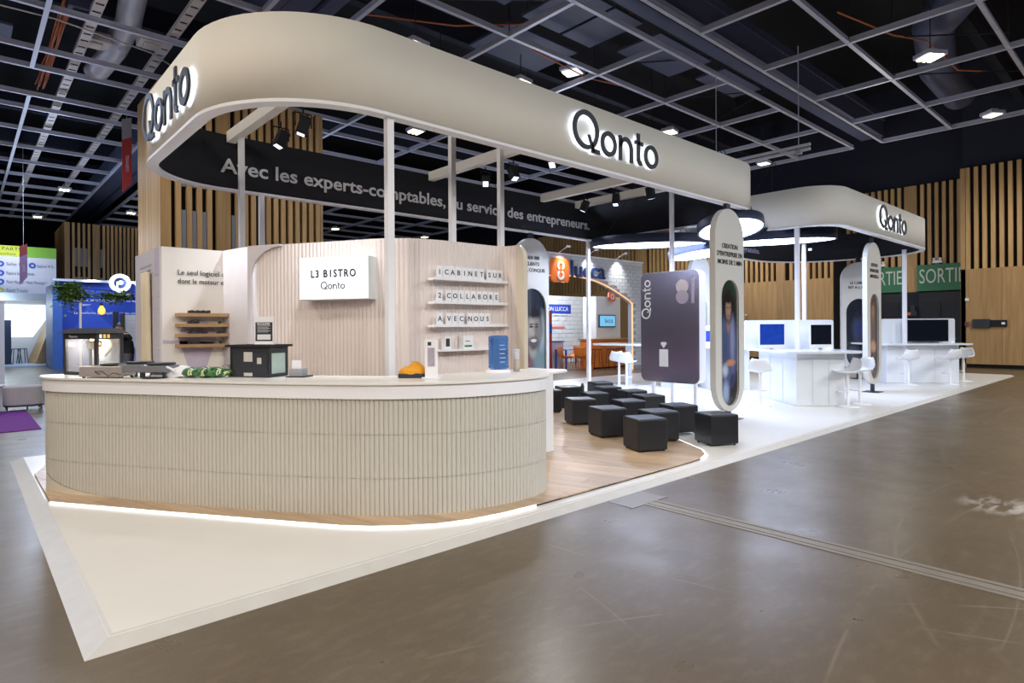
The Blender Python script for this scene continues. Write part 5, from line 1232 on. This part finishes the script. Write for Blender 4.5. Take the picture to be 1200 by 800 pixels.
for i, (x, y) in enumerate(((1.85, 36.2), (2.1, 36.4))):
    t = thing('teal_stool', 'dark teal high stool on the far white stand, %s one' % ('left', 'right')[i], 'stool', (x, y, .06), R(15), 'teal stools of the far stand')
    MB().box(-.14, -.14, .66, .14, .14, .69).build('seat', mat('teal_paint', (24, 74, 86), .5), t)
    for sx in (-1, 1):
        for sy in (-1, 1): MB().tube([(sx * .11, sy * .11, .66), (sx * .17, sy * .17, 0)], .018, 5).build('leg', mat('teal_paint', (24, 74, 86), .5), t)
t = thing('dark_totem', 'dark blue upright slab on the far white stand', 'display', (1.55, 35.8, .06)); MB().box(-.12, -.05, 0, .12, .05, 2.0).build('slab', mat('night_blue', (24, 40, 66), .5), t); MB().box(-.18, -.15, 0, .18, .15, .03).build('foot', M_ink, t)

bs = thing('blue_stand', 'royal blue stand with a white glowing ring logo, behind the popcorn machine', 'exhibition stand', (3.0, 33, 0))
MB().box(3.04, 33, .0, 9.0, 33.2, 3.72).build('front_wall', M_blue, bs, world=True)
MB().box(2.72, 30.6, 0, 3.04, 33.2, 3.45).build('side_wall', mat('steel_blue_panel', (66, 110, 190), .5), bs, world=True)
b = MB(); b.add([(3.1, 32.98, .4), (6.4, 32.98, .4), (4.2, 32.98, 2.7)], [(0, 1, 2)]); b.build('triangle_print', mat('lighter_blue_print', (52, 90, 200), .55), bs, world=True)
MB().box(2.9, 32.7, 3.72, 9.0, 33.3, 3.82).build('roof_edge', M_pale, bs, world=True)
for (s_, z, wd) in (('ensemble vers le meilleur du numerique', 2.92, 2.9), ('pour', 2.72, .3), ('La plateforme qui simplifie la vie des cabinets', 2.35, 2.6)):
    text(s_, .16, M_trim, bs, (5.0 if wd > 1 else 4.15, 32.96, z), 0, width=wd)
for u in (4.0, 5.4): spot((u + .3, 32.4, 4.1), (u + .3, 33, 2.4), 60, (.85, .92, 1), 100, .9, .08, 'wall_washer')
M_ringlit = mat('ring_logo_lit', (255, 255, 255), .5, emis=1.3, var=0, ecol=(240, 246, 255))
t = thing('ring_logo_sign', 'round white glowing ring logo with a letter inside, over the blue stand', 'sign', (5.38, 32.6, 3.72))
b = MB(); b.vring(arc(0, 0, .42, 0, 350, 35), arc(0, 0, .25, 0, 350, 35), 0, .1); b.build('ring', M_ringlit, t, recalc=True)
MB().vprism(arc(0, 0, .25, 0, 350, 35), .03, .08).build('backing', mat('slate_blue', (50, 72, 120), .5), t, recalc=True)
b = MB(); b.vprism(arc(.02, .02, .1, 0, 340, 17), 0, .05); b.box(-.14, 0, -.36, -.08, .05, .06); b.build('inner_letter', M_ringlit, t, recalc=True)
t = thing('round_letter_sign', 'white glowing round letter cut off by the store room edge', 'sign', (6.2, 32.6, 3.74))
b = MB(); b.vring(arc(0, 0, .24, 0, 345, 23), arc(0, 0, .14, 0, 345, 23), 0, .08); b.build('ring', M_ringlit, t, recalc=True)
# vines, cables, bulb, pole
gt = thing('vine_garland', 'leafy green garland wound along thin black wires before the blue stand', 'garland', (2.6, 20, 2.5))
b = MB(); b.tube([(1.9, 20, 2.72), (3.9, 20, 2.62)], .012, 5); b.tube([(1.9, 20, 2.46), (3.9, 20, 2.42)], .012, 5); b.build('wire', M_ink, gt, world=True)
b = MB(); rr = random.Random(5)
for i in range(1300):
    q = rr.random()
    if q < .65: x = rr.gauss(2.15, .16); z = 2.62 - abs(rr.gauss(0, .22)) + rr.uniform(0, .25)
    elif q < .85: x = rr.gauss(3.2, .15); z = 2.5 - abs(rr.gauss(0, .12)) + .08
    else: x = rr.uniform(2.3, 3.9); z = 2.52 + rr.gauss(0, .05)
    y = 20 + rr.gauss(0, .1); s_ = rr.uniform(.03, .065); a = rr.uniform(0, 2 * PI); e = rr.uniform(-.8, .8)
    d = Vector((math.cos(a) * math.cos(e), math.sin(a) * math.cos(e), math.sin(e))) * s_ * 1.6; n_ = Vector((-math.sin(a), math.cos(a), .4)) * s_ * .6; c = Vector((x, y, z))
    b.add([c - d, c + n_, c + d, c - n_], [(0, 1, 2, 3)])
k = b.build('foliage', M_leaf, gt, world=True, label='small green leaves'); k['kind'] = 'stuff'
bt_ = thing('filament_bulb', 'warm glowing bulb hanging from the wires before the blue stand', 'bulb', (2.86, 20, 2.1))
MB().lathe([(.001, -.11), (.06, -.09), (.09, -.02), (.08, .05), (.045, .11), (.04, .14)], (0, 0, 0), 16).build('glass_bulb', mat('amber_glow', (255, 200, 110), .4, emis=1.3, var=.1, ecol=(255, 180, 80)), bt_)
b = MB(); b.lathe([(.04, .13), (.04, .2), (.01, .22)], (0, 0, 0), 12); b.tube([(0, 0, .2), (0, 0, .5)], .008, 5); b.build('socket', M_ink, bt_)
t = thing('white_pole', 'thin white pole before the blue stand, above the popcorn machine', 'pole', (2.38, 20, 0)); MB().tube([(0, 0, 0), (0, 0, 2.42)], .03, 8).build('tube', M_trim, t); MB().lathe([(.2, 0), (.2, .02), (.03, .03)], (0, 0, 0), 16).build('foot', M_trim, t)
t = thing('poster_board', 'white poster board with thin lines behind the person in black', 'poster', (4.4, 25, 0))
MB().box(-.2, 0, .95, 1.6, .06, 2.1).build('board', M_pale, t); MB().box(-.2, 0, 0, 1.6, .06, .95).build('base_panel', mat('pale_blue_panel', (150, 176, 226), .5), t)
for i in range(4): MB().box(.0, -.01, 1.5 + i * .13, 1.2, 0, 1.52 + i * .13).build('text_line', M_inkgrey, t)
t = thing('side_screen', 'black vertical screens at the right side of the blue stand', 'screen', (4.1, 24.5, 0)); MB().box(-.06, 0, 1.1, .08, .04, 2.15).build('display', M_ink, t); MB().box(-.25, .2, 1.5, -.08, .24, 2.2).build('display', mat('night_blue', (24, 40, 66), .5), t); MB().tube([(0, .02, 0), (0, .02, 1.1)], .02, 6).build('stand', M_ink, t)
# banners hung from the ceiling
def banner(x, y, z0, z1, w_, label, m1, m2, txt):
    t = thing('hanging_banner', label, 'banner', (x, y, z1))
    zm = z0 + (z1 - z0) * .72
    b = MB(); b.vprism([(-w_ / 2, zm - z1), (w_ / 2, zm - z1 + .12), (w_ / 2, 0.1), (-w_ / 2, 0)], 0, .015); b.build('upper_cloth', m1, t, recalc=True)
    b = MB(); b.vprism([(-w_ / 2, z0 - z1), (w_ / 2, z0 - z1 + .3), (w_ / 2, zm - z1 + .12), (-w_ / 2, zm - z1)], 0, .015); b.build('lower_cloth', m2, t, recalc=True)
    b = MB(); b.tube([(0, 0, 0), (0, 0, 8.22 - z1)], .006, 4); b.build('cord', M_rail, t)
    me = text_mesh(txt, w_ * .45, M_inkgrey, .002, 0); me.transform(Matrix.Rotation(PI / 2, 4, 'Y')); me.transform(Matrix.Translation((0, -.004, (z0 + zm) / 2 - z1 + .1))); link('lettering', me, t)
banner(3.55, 20.4, 5.5, 7.6, .24, 'narrow red pointed banner hanging left of the large canopy', mat('banner_grey', (150, 146, 150), .7), mat('banner_red', (170, 52, 46), .7), 'TRANSFO')
banner(1.66, 28, 3.2, 4.6, .22, 'far small purple-red pointed banner before the white stand', mat('banner_brick', (150, 60, 60), .7), mat('banner_mauve', (150, 120, 160), .7), 'EXPO')
# lounge corner
cpt = thing('purple_carpet', 'purple carpet at the left edge', 'carpet', (-1.5, 13.7, 0)); MB().box(-4.5, 12.12, 0, .93, 15.3, .012).build('pile', M_purple, cpt, world=True)
pf = thing('grey_pouf', 'light grey upholstered pouf on thin black feet by the purple carpet', 'pouf', (.92, 15.35, .012))
MB().prism(rrect(-.34, -.3, .3, .28, (.2,) * 4, 6), .1, .47).build('seat', mat('light_grey_wool', (176, 172, 176), .9, bump=.2, bscale=200), pf, bevel=.03)
MB().prism(rrect(-.33, -.29, .29, .27, (.2,) * 4, 6), .08, .1).build('base_ring', M_ink, pf)
for x, y in ((-.28, -.2), (.02, -.26), (.24, -.2), (.24, .2), (-.28, .2)): MB().box(x - .012, y - .012, 0, x + .012, y + .012, .09).build('leg', M_ink, pf)
t = thing('purple_cube', 'small purple cube table on the purple carpet, cut by the left edge', 'table', (.2, 15.9, .012)); MB().box(-.25, -.3, 0, .35, .3, .42).build('body', M_purple, t); MB().lathe([(.001, .43), (.38, .43), (.4, .45), (.4, .47), (.001, .47)], (.05, 0, 0), 28).build('tabletop', M_trim, t)
t = thing('grey_pouf', 'grey pouf cut off by the left edge of the picture', 'pouf', (.12, 14.5, .012)); MB().prism(rrect(-.34, -.3, .28, .28, (.2,) * 4, 6), .1, .47).build('seat', mat('light_grey_wool', (176, 172, 176), .9), t, bevel=.03); MB().box(-.3, -.2, 0, .26, .2, .1).build('base_frame', M_ink, t)
t = thing('white_pillar', 'pale pillar panel cut off by the left edge of the picture', 'pillar', (.55, 23, 0)); MB().box(-1.5, -.1, 0, .37, .1, 2.4).build('panel', M_pale, t); MB().box(-1.5, -.14, 2.4, .4, .14, 2.44).build('cap', M_white, t)
point((1.5, 17, 3.6), 60, (.75, .84, 1.0), .3)

# person in black at the white counter behind the store room
def person(x, y, rz, label, s=1.0):
    t = thing('person', label, 'person', (x, y, .0), rz)
    J = [((0, 0, .98), .15), ((0, .02, 1.12), .13), ((.03, .03, 1.28), .15), ((.08, .03, 1.40), .11), ((.12, .03, 1.47), .055), ((.15, .03, 1.53), .06),
         ((.0, -.10, .93), .10), ((.02, -.11, .52), .065), ((0, -.12, .09), .045), ((.15, -.12, .04), .035),
         ((.0, .10, .93), .10), ((-.03, .12, .52), .065), ((-.06, .13, .09), .045), ((.1, .13, .04), .035),
         ((.06, -.19, 1.38), .06), ((.14, -.23, 1.14), .045), ((.36, -.2, 1.03), .035), ((.44, -.19, 1.02), .03),
         ((.06, .23, 1.38), .06), ((.16, .27, 1.14), .045), ((.38, .22, 1.05), .035), ((.46, .2, 1.04), .03)]
    E_ = [(0, 1), (1, 2), (2, 3), (3, 4), (4, 5), (0, 6), (6, 7), (7, 8), (8, 9), (0, 10), (10, 11), (11, 12), (12, 13), (3, 14), (14, 15), (15, 16), (16, 17), (3, 18), (18, 19), (19, 20), (20, 21)]
    for i, side in ((17, -1), (21, 1)):
        px, py, pz = J[i][0]
        for k in range(5):
            b0 = len(J); dy = (k - 2) * .018; ln = (.05, .075, .085, .08, .065)[k] if side < 0 else (.065, .08, .085, .075, .05)[k]
            J.append(((px + .04, py + dy, pz), .0095)); J.append(((px + .04 + ln, py + dy * 1.3, pz - .02), .008)); E_ += [(i, b0), (b0, b0 + 1)]
    me = bpy.data.meshes.new('body'); me.from_pydata([j[0] for j in J], E_, [])
    o = bpy.data.objects.new('body', me); COL.objects.link(o)
    sk_ = o.modifiers.new('skin', 'SKIN'); sub = o.modifiers.new('sub', 'SUBSURF'); sub.levels = 2
    for i, v in enumerate(me.skin_vertices[0].data): v.radius = (J[i][1], J[i][1] * 1.15); v.use_root = (i == 0)
    bpy.context.view_layer.update()
    m2 = bpy.data.meshes.new_from_object(o.evaluated_get(bpy.context.evaluated_depsgraph_get())); bpy.data.objects.remove(o)
    skin = mat('skin_tone', (176, 134, 112), .6, var=.02)
    for m in (mat('black_shirt', (24, 24, 28), .8), mat('grey_trousers', (98, 100, 112), .8), skin, mat('black_shoe', (20, 20, 22), .5)): m2.materials.append(m)
    for p in m2.polygons:
        c = p.center; p.use_smooth = True
        p.material_index = 3 if c.z < .1 else (1 if c.z < .97 and abs(c.y) < .25 and c.x < .2 else (2 if (c.x > .24 and abs(c.y) > .1) or c.z > 1.46 else 0))
    link('body', m2, t)
    hd = MB(); hd.grid(lambda a, c: (.20 + .095 * math.cos(PI * (c - .5)) * math.cos(2 * PI * a), .03 + .078 * math.cos(PI * (c - .5)) * math.sin(2 * PI * a), 1.62 + .125 * math.sin(PI * (c - .5))), 24, 16)
    h = hd.build('head', skin, t)
    b = MB(); b.add([(.285, .012, 1.63), (.285, .048, 1.63), (.325, .03, 1.60), (.29, .03, 1.66)], [(0, 2, 3), (2, 1, 3), (0, 1, 2)]); b.build('nose', skin, h)
    for s_ in (-1, 1): MB().lathe([(.001, -.012), (.012, 0), (.001, .012)], (.278, .03 + s_ * .035, 1.635), 10).build('eye', M_ink, h); MB().lathe([(.001, -.03), (.014, 0), (.001, .03)], (.19, .03 + s_ * .08, 1.62), 8).build('ear', skin, h)
    MB().box(.272, .008, 1.565, .284, .052, 1.573).build('mouth', mat('lip_tone', (140, 84, 78), .5), h)
    MB().grid(lambda a, c: (.185 + .105 * math.cos(PI / 2 * c) * math.cos(2 * PI * a), .03 + .088 * math.cos(PI / 2 * c) * math.sin(2 * PI * a), 1.66 + .10 * math.sin(PI / 2 * c)), 24, 8).build('cap', M_ink, t)
    MB().prism([(.26, -.04), (.36, -.02), (.38, .03), (.36, .08), (.26, .10)], 1.665, 1.675).build('cap_peak', M_ink, t)
    return t
person(3.2, 18.3, R(150), 'person in a black top, black cap and grey trousers leaning forward behind the store room')
t = thing('white_counter', 'white counter the person in black is working at', 'counter', (2.9, 18.5, 0), R(0))
MB().box(-.15, -.25, 0, .12, .6, .94).build('body', mat('pale_blue_panel', (150, 176, 226), .5), t); MB().box(-.2, -.3, .94, .14, .65, .97).build('top', M_trim, t)

# ---------------------------------------------------------------- oak wall and purple stand added for the mirror panel to reflect
ns = vwall('added_reflected_wall', -10.4, -3, 17, 2.3, 6.2, label='oak slat wall added outside the picture, reflected in the mirror panel', wides=((2, 2.6), (8, 8.6)))
for o_ in [ns]: o_.matrix_world = Matrix.Translation((-20.8, 0, 0)) @ Matrix.Scale(-1, 4, (1, 0, 0))
t = thing('added_reflected_stand', 'purple stand outside the picture, added for the mirror panel to reflect', 'exhibition stand', (-8.6, 6.5, 0))
MB().box(-.2, -2.6, 0, .2, 2.6, 2.3).build('wall', mat('purple_wall', (150, 70, 190), .5), t); MB().box(-.1, -2.7, 2.3, .9, 2.7, 2.45).build('canopy_board', M_white, t)
MB().box(.2, -1.4, 0, .8, 1.4, 1.05).build('counter', M_white, t)
